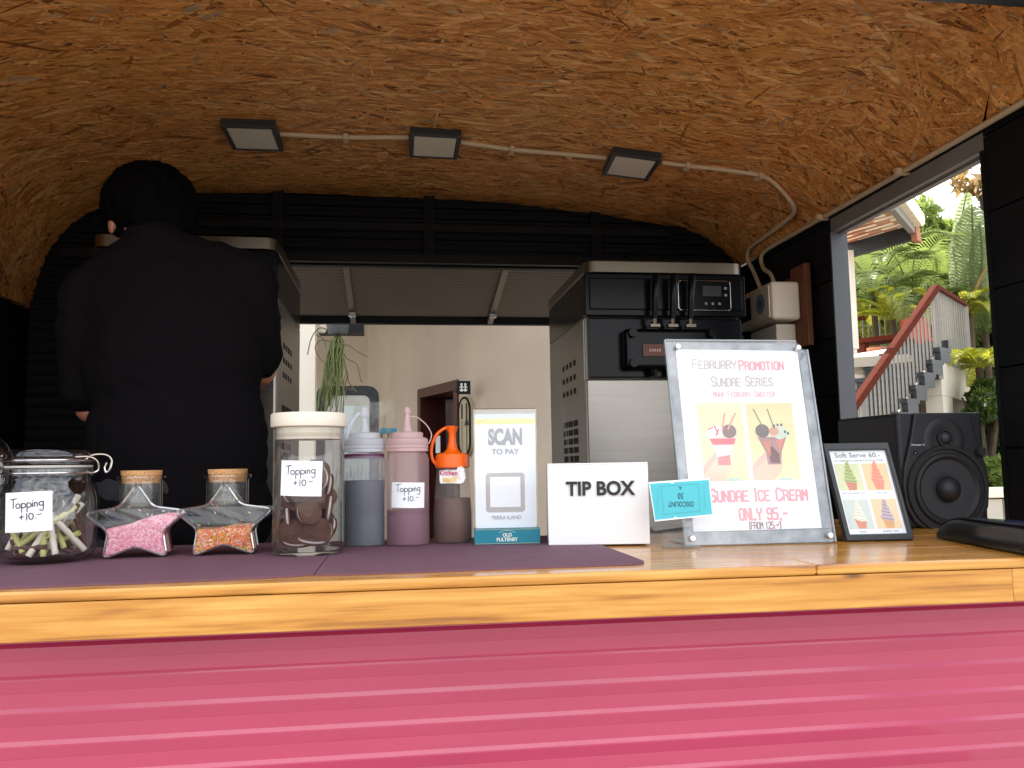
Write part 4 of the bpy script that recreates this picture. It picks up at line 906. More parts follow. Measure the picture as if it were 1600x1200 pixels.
spec = [(-.026, -.024, .034, 75, 20), (.02, -.03, .036, 80, -25), (.0, .012, .034, 85, 5), (.026, .012, .05, 70, 60), (-.028, .015, .05, 78, -60), (.004, -.034, .066, 74, 35), (-.02, -.012, .085, 68, -20), (.022, -.012, .088, 80, 10),
        (.0, .02, .09, 60, 80), (-.012, -.03, .020, 25, 0), (.018, -.026, .118, 85, -50), (-.02, .0, .122, 75, 30), (.01, .015, .13, 60, 0), (.012, -.034, .018, 18, 40), (-.034, -.006, .055, 84, 95), (.036, -.006, .07, 82, -85), (-.03, -.02, .10, 80, 70), (.03, .004, .105, 78, -70), (.034, -.012, .04, 70, -60), (0, .03, .06, 88, 0), (-.02, .028, .075, 86, 30), (-.008, -.034, .105, 86, 8)]
for x, y, z, tl, rz in spec:
    rB = .0225; o = MB()
    ro = [(0, -.0045)] + [(rB, -.0045), (rB + .0006, -.003), (rB, -.0017), (rB - .0015, -.0016)]
    w1 = MB(); w1.lathe([(0, -.0048), (rB, -.0048), (rB + .0006, -.0034), (rB, -.0018), (0, -.0018)], 22); w1.lathe([(0, .0018), (rB, .0018), (rB + .0006, .0034), (rB, .0048), (0, .0048)], 22)
    o = w1.build('sandwich_biscuit', choc, None, smooth=True); o.location = (tx + x * .92, ty + y * .9, CM + max(z, .026)); o.rotation_euler = (R(tl), 0, R(rz)); o.scale = (rg.uniform(.9, 1.18), rg.uniform(.8, 1.02), 1); tag(o, 'dark sandwich biscuit with pale filling inside the tall jar', 'biscuit', 'sandwich biscuits in the tall jar')
    MB().lathe([(0, -.0017), (rB - .001, -.0017), (rB - .0008, .0017), (0, .0017)], 20).build('filling', filler, o)

# squeeze bottles ----------------------------------------------------------------------------
def squeeze(x, y, label, r, hb, mbody, mcap, fill, fillz, tip, kind):
    t = thing('squeeze_bottle', label, 'squeeze bottle', (x, y, CM), 0, 'sauce squeeze bottles in a row')
    if kind < 3:
        MB().lathe([(0, 0), (r - .004, 0), (r - .001, .002), (r, .007), (r, .050), (r - .0008, .053), (r, .056), (r, hb - .012), (r - .003, hb - .003), (r - .007, hb), (r - .007, hb + .004)], 44).build('body', mbody, t, smooth=True)
        MB().lathe([(0, .0025), (r - .005, .0025), (r - .0022, .008), (r - .0022, fillz), (0, fillz)], 40).build('sauce', fill, t, smooth=True)
        c = MB(); c.lathe([(r - .006, hb + .001), (r - .001, hb + .001), (r - .001, hb + .004), (r - .002, hb + .0055), (r - .001, hb + .007), (r - .001, hb + .010), (r - .002, hb + .0115), (r - .001, hb + .013), (r - .0015, hb + .022), (r - .006, hb + .025), (r - .010, hb + .025), (r - .010, hb + .033), (r - .014, hb + .035), (.0085, hb + .035),
                 (.0062, hb + .045), (.0045, hb + tip - .012), (.0038, hb + tip), (0, hb + tip)], 44); c.build('cap', mcap, t, smooth=True)
    else:
        MB().lathe([(0, 0), (r - .003, 0), (r, .004), (r, .05), (r - .004, .095), (r - .0065, hb), (r - .0065, hb + .003)], 44).build('body', mbody, t, smooth=True)
        MB().lathe([(0, .0025), (r - .004, .0025), (r - .0022, .006), (r - .0022, .05), (r - .0042, fillz), (0, fillz)], 40).build('sauce', fill, t, smooth=True)
        MB().lathe([(r - .012, hb - .002), (r - .0045, hb), (r - .005, hb + .020), (r - .008, hb + .024), (.0165, hb + .026), (.010, hb + .032), (.0068, hb + .045), (.0062, hb + .060), (.0105, hb + .070), (.0112, hb + .0725), (0, hb + .0725)], 44).build('cap', mcap, t, smooth=True)
    return t
t = squeeze(-.054, 1.505, 'squeeze bottle of dark blue-grey sauce with a pale folded spout', .0365, .160, M['frost'], M['frostcap'], M['slate'], .112, .062, 1)
MB().tube(catmull([(-.004, 0, .228), (-.012, 0, .226), (-.026, -.002, .205), (-.032, -.004, .175), (-.034, -.006, .165)], 6), .0042, 8).build('cap_strap', M['frostcap'], t, smooth=True)
MB().lathe([(0, .222), (.0062, .222), (.0072, .226), (.0072, .238), (0, .240)], 16).build('tip_cover', M['frostcap'], t, smooth=True)
MB().lathe([(.0346, .150), (.0349, .157), (.0346, .1575)], 40, close=True).build('sauce_ring', M['purple'], t, smooth=True)
rg = random.Random(4); dr = MB()
for i in range(16):
    a = R(-150 + i * 8 + rg.uniform(-3, 3)); z = rg.uniform(.113, .120); rr = .0347; dr.tube([(rr * math.cos(a), rr * math.sin(a), z), (rr * math.cos(a + .02), rr * math.sin(a + .02), z + rg.uniform(.008, .022))], .0005, 4)
tag(dr.build('sauce_streak', M['slate'], t), kind='stuff')
t = squeeze(.0205, 1.498, 'pink stained squeeze bottle of purple sauce with paper note', .0375, .160, M['frostpink'], M['pinkcap'], M['purple'], .060, .072, 2)
MB().lathe([(.0, .228), (.0055, .228), (.006, .231), (.0035, .238), (0, .2395)], 14).build('tip_cover', M['pinkcap'], t, smooth=True)
MB().tube(catmull([(.004, -.002, .222), (.018, -.004, .220), (.034, -.006, .206), (.042, -.006, .190), (.038, -.006, .176), (.031, -.010, .171)], 7), .0011, 6).build('cap_string', M['pinkcap'], t, smooth=True)
note(t, .0377, .086, .061, .043, R(1), R(-1.5), .0010)
t = squeeze(.1005, 1.515, 'squeeze bottle of brown sauce with orange nozzle cap', .035, .132, milky('clear soft plastic', (.74, .66, .62), .84), M['orange'], M['cocoa'], .078, 0, 3)
MB().tube(catmull([(.004, 0, .2035), (-.012, -.001, .202), (-.028, -.002, .190), (-.037, -.002, .168), (-.036, -.003, .148), (-.028, -.006, .136)], 7), [.0028] * 36, 8).build('cap_strap', M['orange'], t, smooth=True)
pr = Print(-.0010); N_ = 14
shp = [(-.024, -.009), (-.022, -.0128), (.004, -.0128), (.012, -.0135), (.019, -.011), (.023, -.004), (.0215, .006), (.021, .013), (.015, .0165), (.009, .015), (.006, .0105), (-.010, .0115), (-.024, .0095)]
pr.poly(shp, (246, 244, 244), 0)
pr.disc(.0150, .0105, .0055, .0035, (255, 255, 255), 3); pr.line([(.0095, .0082), (.0205, .0082)], .0007, (190, 90, 110), 4); pr.line([(.0105, .0075), (.0105, .0105), (.0125, .0135), (.0155, .0145), (.019, .0130), (.0202, .0105), (.0202, .0080)], .0006, (200, 110, 120), 4)
ob = pr.build(t, 'sticker')
tm1 = text_mesh('Kitchen', ob, 'lettering', colmat((196, 28, 96)), -.0075, .0012, -.00165, .030, .0080, bold=.02); tm2 = text_mesh('sauce', ob, 'lettering', colmat((232, 188, 40)), -.0055, -.0100, -.00165, .024, .0072, bold=.02)
for o_ in (ob, tm1, tm2):
    for v in o_.data.vertices:
        px_, py, pz = v.co; rr = .0308 + .0012 - py; a = px_ / .0308; v.co = (rr * math.sin(a - .05), -rr * math.cos(a - .05), pz + .117)

# payment sign -------------------------------------------------------------------------------
t = thing('payment_sign', 'upright scan to pay sign standing in a teal card base', 'sign', (.190, 1.470, CM), R(-4))
B('card', M['paper'], t, (-.053, .053, -.001, .002, .012, .224))
B('acrylic_sheet', M['clear'], t, (-.0555, .0555, -.0045, -.003, .010, .2325)); B('acrylic_sheet', M['clear'], t, (-.0555, .0555, .003, .0045, .010, .2325)); B('top_edge', colmat((120, 90, 80)), t, (-.0555, .0540, -.0048, .0045, .2327, .2335))
p = Print(-.0011); p.rect(-.053, .053, .012, .031, (236, 214, 160), 1); p.rect(-.053, .053, .206, .2155, (250, 224, 150), 1); p.rect(-.053, .053, .2156, .224, (214, 220, 238), 1)
p.poly(rrect(.103, .182, .006, 4, 0, .1135), (244, 246, 253), 2)
for i in range(3): p.disc(-.046 + i * .005, .2108, .0010, .0010, (190, 160, 120), 3, 8)
p.poly(rrect(.068, .068, .006, 5, -.001, .087), (186, 178, 176), 3); p.poly(rrect(.053, .052, .0005, 2, -.001, .088), (246, 246, 250), 4)
g_ = (172, 172, 176)
p.build(t)
text_mesh('SCAN', t, 'lettering', colmat((158, 160, 166)), 0, .169, -.0024, .060, .0300, bold=.05); text_mesh('TO PAY', t, 'lettering', colmat((158, 160, 166)), 0, .153, -.0024, .048, .0100, bold=.02)
text_mesh('TERRA ILAND', t, 'lettering', colmat((176, 178, 184)), 0, .041, -.0024, .052, .0064, bold=.02)
bb = B('card_base', M['teal'], t, (-.056, .0565, -.022, .020, .0, .0265), bevel=.0006)
p = Print(-.0221); p.rect(-.054, .055, .0012, .0018, (196, 176, 110), 1); p.rect(-.054, .055, .0248, .0254, (196, 176, 110), 1); p.line([(-.014, .0195), (-.008, .0225), (0, .0235), (.008, .0225), (.014, .0195)], .0006, (190, 205, 200), 1); p.build(bb)
text_mesh('OLD', bb, 'lettering', colmat((226, 228, 214)), 0, .0128, -.0223, .016, .0062, bold=.03); text_mesh('PULTENEY', bb, 'lettering', colmat((226, 228, 214)), 0, .0050, -.0223, .036, .0062, bold=.03)

# tip box ------------------------------------------------------------------------------------
t = thing('tip_box', 'white acrylic tip box with raised black lettering', 'tip box', (.337, 1.398, CM), R(-9), None)
W2, HB = .0845, .1325
B('front', M['white'], t, (-W2, W2, -.001, .002, .0, HB), bevel=.0007); B('side', M['white'], t, (-W2, -W2 + .003, .0022, .10, 0, HB), bevel=.0005); B('side', M['white'], t, (W2 - .003, W2, .0022, .10, 0, HB), bevel=.0005)
B('back', M['white'], t, (-W2 + .0031, W2 - .0031, .097, .10, 0, HB)); B('base', M['white'], t, (-W2 + .0031, W2 - .0031, .0022, .0968, 0, .003))
B('lid', M['white'], t, (-W2, W2, -.0005, .040, HB + .0004, HB + .0032), (-W2, W2, .048, .1, HB + .0004, HB + .0032), bevel=.0006)
text_mesh('TIP BOX', t, 'raised_letters', M['ink'], .004, .081, -.0030, .116, .0245, extrude=.02, bold=.03)

# coupon in its sleeve -----------------------------------------------------------------------
t = thing('coupon', 'turquoise discount ticket upside down in a clear sleeve before the poster', 'coupon', (.453, 1.318, CT + .0004), R(-14), None)
MB().prism([(-.052, .038), (-.043, .028), (.045, .040), (.049, .105), (.046, .111), (-.052, .108)], .002, .0035).build('sleeve', M['acrylic'], t)
MB().prism([(-.030, .0), (.030, .0), (.030, .03), (-.030, .026)], .004, .006).build('foot', M['clear'], t); B('foot_plate', M['clear'], t, (-.03, .03, .004, .05, 0, .002))
p = Print(.0012); p.poly([(-.050, .106), (-.042, .043), (.051, .052), (.047, .112)][::-1], (232, 246, 248), 0)
tk = [(-.048, .1035), (-.041, .0455), (-.013, .048), (-.009, .051), (-.005, .0488), (.049, .054), (.0455, .1085), (-.008, .1055), (-.012, .103), (-.016, .1050)]
p.poly(tk[::-1], (84, 192, 206), 1)
def ln_(a, b, w_=.0005, c=(40, 130, 150)): p.line([a, b], w_, c, 2)
for q in ([(-.031, .099), (-.027, .054), (.030, .059), (.028, .102), (-.031, .099)],):
    for a, b in zip(q[:-1], q[1:]): ln_(a, b)
for i in range(9): ln_((-.038 + .0002 * i, .060 + i * .0042), (-.0365 + .0002 * i, .0622 + i * .0042)); ln_((.037, .064 + i * .0042), (.0385, .0662 + i * .0042))
ob = p.build(t); 
def flip_text(tx_, z, w_, h_):
    o_ = text_mesh(tx_, ob, 'lettering', colmat((44, 84, 100)), 0, 0, .0008, w_, h_, bold=.02)
    for v in o_.data.vertices: x_, y_, z_ = v.co; v.co = (-x_ + .0, y_, z - z_)
flip_text('DISCOUNT', .0745, .040, .0085); flip_text('50', .088, .009, .0095); flip_text('A', .099, .005, .0060)

# promotion poster ---------------------------------------------------------------------------
t = thing('promotion_poster', 'large acrylic stand holding the February promotion sundae poster', 'poster stand', (.600, 1.352, CT + .0003), R(-3.0), None, R(-8))
# local z runs up the sheet
HPo = .352; WPo = .256
def sheet(name, m, y0, y1, pts, **k): return MB().prism(pts, y0, y1).build(name, m, t, **k)
sk = -.012
back_pts = [(-.128, .0), (.128, .0), (.118, HPo - .020), (.098, HPo - .004), (-.138, HPo)]
fr_pts = [(-.127, .001), (.127, .001), (.116, HPo - .018), (.106, HPo - .018), (.097, HPo - .003), (-.137, HPo - .001)]
sheet('back_sheet', M['acrylic'], .006, .009, back_pts); sheet('front_sheet', M['acrylic'], -.0045, -.0015, fr_pts)
e = MB(); e.tube([(-.138, -.003, HPo + .0005), (.097, -.003, HPo - .002)], .0016, 6); e.tube([(.116, -.003, HPo - .018), (.128, -.003, .001)], .0016, 6); e.tube([(-.138, -.003, HPo), (-.128, -.003, .001)], .0016, 6); e.build('sheet_edge', M['acryledge'], t)
margin_grey = mat('grey margin fill', (.25, .265, .275), .5, var=.5, vscale=35, metal=.0)  # added opaque fill: dark machine seen through clear margins, put into its colour
gm = MB(); gm.prism([(-.1265, .002), (.1265, .002), (.1255, .0225), (-.1260, .0225)], .0005, .0055); gm.prism([(-.1368, HPo - .002), (-.127, .024), (-.112, .024), (-.1195, HPo - .0165), (.094, HPo - .0195), (.096, HPo - .005)], .0007, .0053); gm.prism([(.1015, HPo - .04), (.1085, .024), (.1255, .024), (.1155, HPo - .022)], .0006, .0052); gm.build('margin_fill', margin_grey, t)
pp_ = [(-.1125, .0228), (.1075, .0240), (.0985, HPo - .020), (-.1195, HPo - .016)]
MB().prism(pp_, -.0008, -.0002).build('paper', M['paper'], t)
foot = MB(); foot.T = Matrix.Rotation(R(8), 4, 'X'); foot.box(-.127, .127, .012, .10, .0, .003); foot.build('foot', M['acrylic'], t)
for (x, z) in ((-.118, HPo - .013), (.097, HPo - .016), (-.1175, .0115), (.1165, .0115)):
    MB().lathe([(0, -.012), (.0042, -.012), (.0052, -.0105), (.0052, -.0048), (0, -.0048)], 20, (x, 0, z), axis='y').build('stud', M['chrome'], t, smooth=True)
p = Print(-.0009); RED = (240, 138, 146); GR = (184, 168, 164); RD = (238, 150, 158)  # RED paled: the reflection washing over the print is put into its colour
cxm = lambda z: -.0085 + (z - .17) * -.028                        # the page leans with the sheet
def blk(txt, cx, z, w_, h_, lw, c, small=None): p.block(txt, cx + cxm(z), z, w_, h_, lw, c, 3, small)
blk('FEBRUARY', -.041, .3010, .077, .0165, .0028, GR, .84); blk('PROMOTION', .0425, .2985, .079, .0165, .0029, RED, .84)
blk('SUNDAE SERIES', .0045, .2695, .108, .0165, .0028, GR, .84); blk('MAKE FEBRUARY SWEETER', .0055, .2505, .109, .0095, .0015, RD, .84)
blk('SUNDAE ICE CREAM', .010, .0715, .167, .0200, .0036, RED, .84); blk('ONLY 95.-', .014, .0405, .082, .0180, .0034, RED, 1); blk('(FROM 125.-)', .0145, .0262 - .0008, .056, .0105, .0018, (140, 96, 92), 1)
p.line([(.020, .0245), (.040, .0375)], .0010, (232, 110, 110), 5)
# the two pictures
def sundae(x0, x1, z0, z1, bgc, kind):
    w_, h_ = x1 - x0, z1 - z0; X = lambda u, v: (x0 + u * w_ + (v - .5) * -.003, z0 + v * h_)
    q = lambda pts, c, l: p.poly([X(*a) for a in pts], c, l)
    for i in range(6): c = tuple(min(255, int(a + (8 - i * 4) * (1 if kind else -.6))) for a in bgc); q([(0, i / 6), (1, i / 6), (1, (i + 1) / 6), (0, (i + 1) / 6)], c, 1)
    hand = (240, 196, 160) if kind == 0 else (236, 186, 150)
    q([(0, 0), (.42, 0), (.62, .12), (.66, .22), (.50, .30), (.36, .24), (.30, .34), (.12, .26), (0, .16)], hand, 2); q([(.0, .08), (.28, .26), (.36, .32), (.30, .36), (.08, .24), (0, .18)], (246, 172, 150), 3)
    cup = (244, 214, 208) if kind == 0 else (158, 96, 84)
    q([(.34, .20), (.62, .20), (.66, .36), (.80, .56), (.18, .56), (.32, .36)], cup, 4)
    if kind == 0: q([(.34, .2), (.62, .2), (.62, .33), (.34, .30)], (238, 128, 130), 5); q([(.26, .46), (.74, .46), (.79, .54), (.20, .54)], (236, 110, 118), 5)
    else: q([(.40, .22), (.60, .22), (.60, .34), (.46, .44), (.38, .36)], (104, 62, 62), 5); q([(.28, .50), (.44, .50), (.42, .30), (.36, .36)], (196, 116, 96), 5); q([(.56, .52), (.74, .53), (.62, .36)], (206, 120, 98), 5)
    q([(.12, .555), (.88, .555), (.88, .57), (.12, .57)], (214, 206, 188), 6)
    for (u, v, rr, c) in (((.30, .62, .13, (250, 238, 230)), (.44, .63, .12, (248, 232, 224)), (.22, .60, .08, (252, 244, 236)), (.66, .63, .16, (132, 108, 102))) if kind == 0 else ((.30, .635, .15, (100, 88, 82)), (.66, .61, .15, (196, 208, 190)), (.55, .63, .10, (204, 150, 120)), (.74, .60, .10, (190, 206, 186)))):
        cx_, cz_ = X(u, v); p.disc(cx_, cz_, rr * w_, rr * w_ * .95, c, 7)
    st_ = ((.50, .64, .60, .86), (.64, .66, .84, .86)) if kind == 0 else ((.34, .66, .16, .92), (.56, .66, .46, .92))
    for a, b, c_, d in st_: p.line([X(a, b), X(c_, d)], .0028 if kind == 0 else .0016, (240, 150, 156) if kind == 0 else (120, 110, 96), 8)
    if kind == 0:
        for a, b in (((.20, .66), (.30, .68)), ((.34, .70), (.40, .60)), ((.42, .66), (.36, .58))): p.line([X(*a), X(*b)], .0020, (226, 70, 92), 9)
    else:
        for u, v in ((.56, .70), (.64, .71), (.72, .71), (.78, .62), (.84, .60)): cx_, cz_ = X(u, v); p.disc(cx_, cz_, .002, .0026, (70, 82, 92), 9, 8)
    q([(.50, 0), (.84, 0), (.78, .03), (.56, .03)], (184, 210, 200), 9)
sundae(-.0885, -.0105, .1055, .2400, (224, 218, 160), 0); sundae(-.0035, .0790, .1055, .2390, (240, 220, 150), 1)
p.line([(-.112, .262), (-.02, .272), (.098, .300)], .0006, (206, 212, 226), 2)
p.build(t)

# small tilted menu frame --------------------------------------------------------------------
t = thing('menu_frame', 'small dark grey frame listing soft serve flavours, before the loudspeaker', 'picture frame', (.812, 1.352, CT + .0003), R(-3), None, R(-11))
FWt, FHt = .112, .168; sl = lambda z: -.0085 * z / FHt * 2.2
fp = lambda x0, x1, z0, z1: [(x0 + sl(z0), z0), (x1 + sl(z0), z0), (x1 + sl(z1), z1), (x0 + sl(z1), z1)]
o_ = fp(-.060, .058, .0, FHt); i_ = fp(-.052, .052, .011, FHt - .012)
fm = MB(); vs = [(x, -.006, z) for x, z in o_] + [(x, -.006, z) for x, z in i_] + [(x, .007, z) for x, z in o_] + [(x, .007, z) for x, z in i_]
fm.add(vs, [(k_, (k_ + 1) % 4, 4 + (k_ + 1) % 4, 4 + k_) for k_ in range(4)] + [(k_ + 8, 12 + k_, 12 + (k_ + 1) % 4, 8 + (k_ + 1) % 4) for k_ in range(4)] + [(k_, 8 + k_, 8 + (k_ + 1) % 4, (k_ + 1) % 4) for k_ in range(4)] + [(4 + k_, 4 + (k_ + 1) % 4, 12 + (k_ + 1) % 4, 12 + k_) for k_ in range(4)])
fm.build('frame', M['darkgrey'], t, bevel=.0015)
MB().prism(fp(-.0515, .0515, .0115, FHt - .0125), .001, .003).build('card', M['paper'], t); MB().prism(fp(-.0515, .0515, .0115, FHt - .0125), -.0035, -.0025).build('pane', M['clear'], t)
MB().prism(fp(-.051, .051, .012, FHt - .013), .0035, .0065).build('back', M['black'], t)
st = MB(); st.T = Matrix.Rotation(R(11), 4, 'X'); st.add([(-.02, .03, .13), (.02, .03, .13), (.02, .085, .0), (-.02, .085, .0), (-.02, .028, .13), (.02, .028, .13), (.02, .081, .0), (-.02, .081, .0)], [(0, 1, 2, 3), (7, 6, 5, 4), (0, 4, 5, 1), (2, 6, 7, 3), (1, 5, 6, 2), (0, 3, 7, 4)]); st.build('prop', M['black'], t)
p = Print(.0009); sx_ = lambda x, z: (x + sl(z), z)
def cone(cx, z0, z1, bgc, cream, conec, dark):
    w_ = .0445; h_ = z1 - z0
    p.poly([sx_(cx - w_ / 2, z0), sx_(cx + w_ / 2, z0), sx_(cx + w_ / 2, z1), sx_(cx - w_ / 2, z1)], bgc, 1)
    c = cx + .001
    p.poly([sx_(c - .007, z0 + .001), sx_(c + .007, z0 + .001), sx_(c + .0105, z0 + .017), sx_(c - .0105, z0 + .017)], conec, 2)
    for i in range(6): zz = z0 + .018 + i * .0058; rr = .0125 * (1 - i / 6.6); a = sx_(c + (i % 2 - .5) * .001, zz); p.disc(a[0], a[1], rr, .0042, cream, 3 + i * .4, 14, R(-14)); p.line([(a[0] - rr * .85, a[1] + .0002), (a[0] + rr * .7, a[1] - .003)], .0011, dark, 3.2 + i * .4)
cone(-.0245, .086, .133, (216, 218, 172), (176, 190, 110), (206, 120, 92), (108, 124, 60)); cone(.0245, .086, .133, (240, 202, 150), (244, 146, 116), (236, 130, 96), (228, 108, 88))
cone(-.0245, .020, .071, (206, 214, 206), (240, 236, 218), (216, 128, 86), (206, 190, 150)); cone(.0245, .020, .071, (240, 206, 158), (190, 170, 180), (224, 160, 84), (116, 88, 108))
p.build(t)
def lt_text(s_, x, z, w_, h_, c, b=.0): text_mesh(s_, t, 'lettering', colmat(c), x + sl(z), z, .0006, w_, h_, bold=b)
lt_text('Soft Serve 60.-', -.001, .1435, .082, .0085, (96, 96, 100), .01); lt_text('AT TERRANIA GARDEN (DOWN STAIR)', 0, .1355, .088, .0042, (130, 126, 126), .01)
lt_text('MATCHA GREEN TEA', -.0245, .0795, .042, .0034, (130, 126, 130)); lt_text('THAI TEA', .0245, .0795, .022, .0034, (130, 126, 130)); lt_text('MILK', -.0245, .0142, .012, .0032, (110, 106, 110)); lt_text('PURPLE YAM', .0245, .0142, .028, .0032, (110, 106, 110))

# loudspeaker --------------------------------------------------------------------------------
SX0, SX1, SY0, SY1, SH = .992, 1.180, 1.567, 1.80, .229
t = thing('loudspeaker', 'black studio monitor loudspeaker by the side window', 'loudspeaker', ((SX0 + SX1) / 2, SY0, CT + .0003))
hw = (SX1 - SX0) / 2
B('cabinet', M['speaker'], t, (-hw, hw, .0, SY1 - SY0, .0, SH), bevel=.008, seg=3)
bf = MB(); N_ = 36; ol = []
for zz, xx in ((.0, .055), (.012, .072), (.04, .088), (.085, .0935), (.12, .089), (.16, .076), (.20, .066), (SH - .001, .060)): ol.append((xx, zz))
poly = [(x, z) for x, z in ol] + [(-x, z) for x, z in reversed(ol)]
bf.prism(poly, -.009, -.0005); baf = bf.build('baffle', M['speaker'], t, bevel=.003, seg=3)
wz = .076
MB().lathe([(.088, -.0095), (.086, -.014), (.080, -.0135), (.0775, -.0085), (.0785, -.0095)], 56, (0, 0, wz), close=True, axis='y').build('surround_ring', M['speaker'], t, smooth=True)
MB().lathe([(.0785, -.0098), (.073, -.0098), (.070, -.0155), (.065, -.0165), (.060, -.0125), (.058, -.0105)], 56, (0, 0, wz), axis='y').build('rubber_surround', M['rubber'], t, smooth=True)
MB().lathe([(.0582, -.0110), (.050, -.0105), (.038, -.0100), (.026, -.0098), (.0255, -.0095)], 56, (0, 0, wz), axis='y').build('woofer_cone', M['cone'], t, smooth=True)
MB().lathe([(.026, -.0100), (.024, -.018), (.018, -.026), (.010, -.0305), (0, -.032)], 40, (0, 0, wz), axis='y').build('dust_cap', M['speaker'], t, smooth=True)
tz = .178
MB().lathe([(.044, -.0092), (.038, -.0112), (.028, -.0100), (.022, -.0095)], 48, (0, 0, tz - .004), axis='y').build('waveguide', M['speaker'], t, smooth=True)
MB().lathe([(.0175, -.0098), (.0165, -.0145), (.0135, -.0145), (.0125, -.0110)], 40, (0, 0, tz), axis='y').build('tweeter_ring', M['rubber'], t, smooth=True)
MB().lathe([(.0122, -.0112), (.010, -.017), (.005, -.0205), (0, -.0215)], 32, (0, 0, tz), axis='y').build('tweeter_dome', M['cone'], t, smooth=True)
kb = MB(); kb.lathe([(0, -.022), (.0085, -.022), (.0095, -.020), (.0095, -.009), (0, -.009)], 28, (.0725, 0, .150), axis='y'); kb.build('volume_knob', M['rubber'], t, smooth=True)
text_mesh('Pioneer Dj', t, 'lettering', colmat((200, 204, 208)), -.056, .1615, -.0092, .030, .0052, bold=.01)
MB().lathe([(0, -.0096), (.0042, -.0096), (.0042, -.009), (0, -.009)], 20, (-.064, 0, .1485), axis='y').build('power_light', M['glossblack'], t); B('power_mark', colmat((190, 195, 200)), t, (-.0644, -.0636, -.0101, -.0097, .1465, .1505))

# black console at the right edge ------------------------------------------------------------
t = thing('console', 'black rounded console with dark blue glass top at the right edge of the counter', 'console', (0, 0, 0))
a0 = Vector((.925, 1.365, CT + .001)); a1 = Vector((.872, 1.115, CT + .001))
t.location = a0; dxy = Vector((a1.x - a0.x, a1.y - a0.y, 0)); ln_c = dxy.length * 1.25
t.rotation_euler = (0, 0, math.atan2(dxy.y, dxy.x))
cs = MB(); prof = [(0, .002), (.003, 0), (.20, .0), (.21, .004), (.212, .022), (.21, .026), (.006, .040), (.002, .037), (0, .030)]
NS = 14; vs = []
for i in range(NS + 1):
    u = i / NS * ln_c; kx = 1 if i > 4 else .55 + .45 * math.sin(i / 4 * math.pi / 2) if i else .25
    for y, z in prof: vs.append((u, y, z * kx + .0 + (0 if i > 4 else 0)))
kp = len(prof); cs.add(vs, [(i * kp + j, i * kp + (j + 1) % kp, (i + 1) * kp + (j + 1) % kp, (i + 1) * kp + j) for i in range(NS) for j in range(kp)] + [tuple(range(kp))[::-1], tuple(NS * kp + j for j in range(kp))])
cs.build('case', M['glossblack'], t, smooth=True)
gl = MB(); gl.add([(.095, .022, .0400), (ln_c - .01, .022, .0400), (ln_c - .01, .19, .0284), (.095, .19, .0284), (.095, .022, .0392), (ln_c - .01, .022, .0392), (ln_c - .01, .19, .0276), (.095, .19, .0276)], [(0, 1, 2, 3), (7, 6, 5, 4), (0, 4, 5, 1), (1, 5, 6, 2), (2, 6, 7, 3), (3, 7, 4, 0)])
gl.build('glass_top', mat('dark blue glass', srgb(70, 78, 120), .08, coat=.5), t)

# crumpled clear bag standing behind the tall jar -------------------------------------------
bg_ = MB(); vs = []; NU, NV = 14, 12
for side in (0, 1):
    for i in range(NU + 1):
        for j in range(NV + 1):
            u, v = i / NU, j / NV; wv = .055 * (1 - .35 * v); x = (u - .5) * 2 * wv + .05 * v; z = v * .255
            b_ = (.022 * math.sin(math.pi * u) * (1 - .6 * v)) * (1 if side else -1); nz_ = noise.noise(Vector((x * 60, z * 45, side * 5))) * .006
            vs.append((x, b_ + nz_, z + noise.noise(Vector((x * 40, z * 30, 9))) * .008 * v))
q_ = (NU + 1) * (NV + 1); fs = []
for side in (0, 1):
    for i in range(NU):
        for j in range(NV): a = side * q_ + i * (NV + 1) + j; fs.append((a, a + NV + 1, a + NV + 2, a + 1))
bg_.add(vs, fs); o_ = bg_.build('plastic_bag', thin_glass('clear film', (.90, .89, .84), (.7, .68, .6), .9, .15), None, smooth=True)
o_.location = (-.085, 1.572, CM + .0005); tag(o_, 'crumpled clear plastic bag standing behind the tall jar', 'plastic bag')

# ================================================================== BEHIND THE TRAILER
def atY(x, y, Y):
    d = FW * F + RT * (x - 800) - UPV * (y - 600); return CAM + d * (Y / d.y)
u_ = Vector((.438 - .184, 5.845 - 6.625, 0)).normalized(); corner = Vector((-.255, 7.97, 0))
t = thing('veranda_building', 'beige rendered building with brown door behind the trailer', 'building', corner, math.atan2(u_.y, u_.x))
s0, s1, dz = 1.415, 2.235, 2.05
B('wall', M['wall'], t, (0, s0, 0, .18, 0, 3.3)); B('wall', M['wall'], t, (s1, 3.75, 0, .18, 0, 3.3)); B('wall', M['wall'], t, (s0, s1, 0, .18, dz, 3.3))
o_ = B('side_wall', M['wall'], t, (-4.5, -.002, 0, .18, 0, 3.3)); o_.rotation_euler = (0, 0, -t.rotation_euler.z)
df = B('door_frame', M['doorwood'], t, (s0, s0 + .07, -.015, .20, 0, dz), (s1 - .07, s1, -.015, .20, 0, dz), (s0 + .0705, s1 - .0705, -.015, .20, dz - .07, dz))
dl = B('door', M['doorwood'], t, (0, .04, 0, .68, .02, dz - .08)); dl.location = (s0 + .075, .205, 0); dl.rotation_euler = (0, 0, R(-38))
for a, b, c, d in ((.1, .3, .3, .9), (.38, .58, .3, .9), (.1, .3, 1.0, 1.8), (.38, .58, 1.0, 1.8)): B('door_panel', M['doorwood'], dl, (.0405, .050, a, b, c, d), bevel=.008)
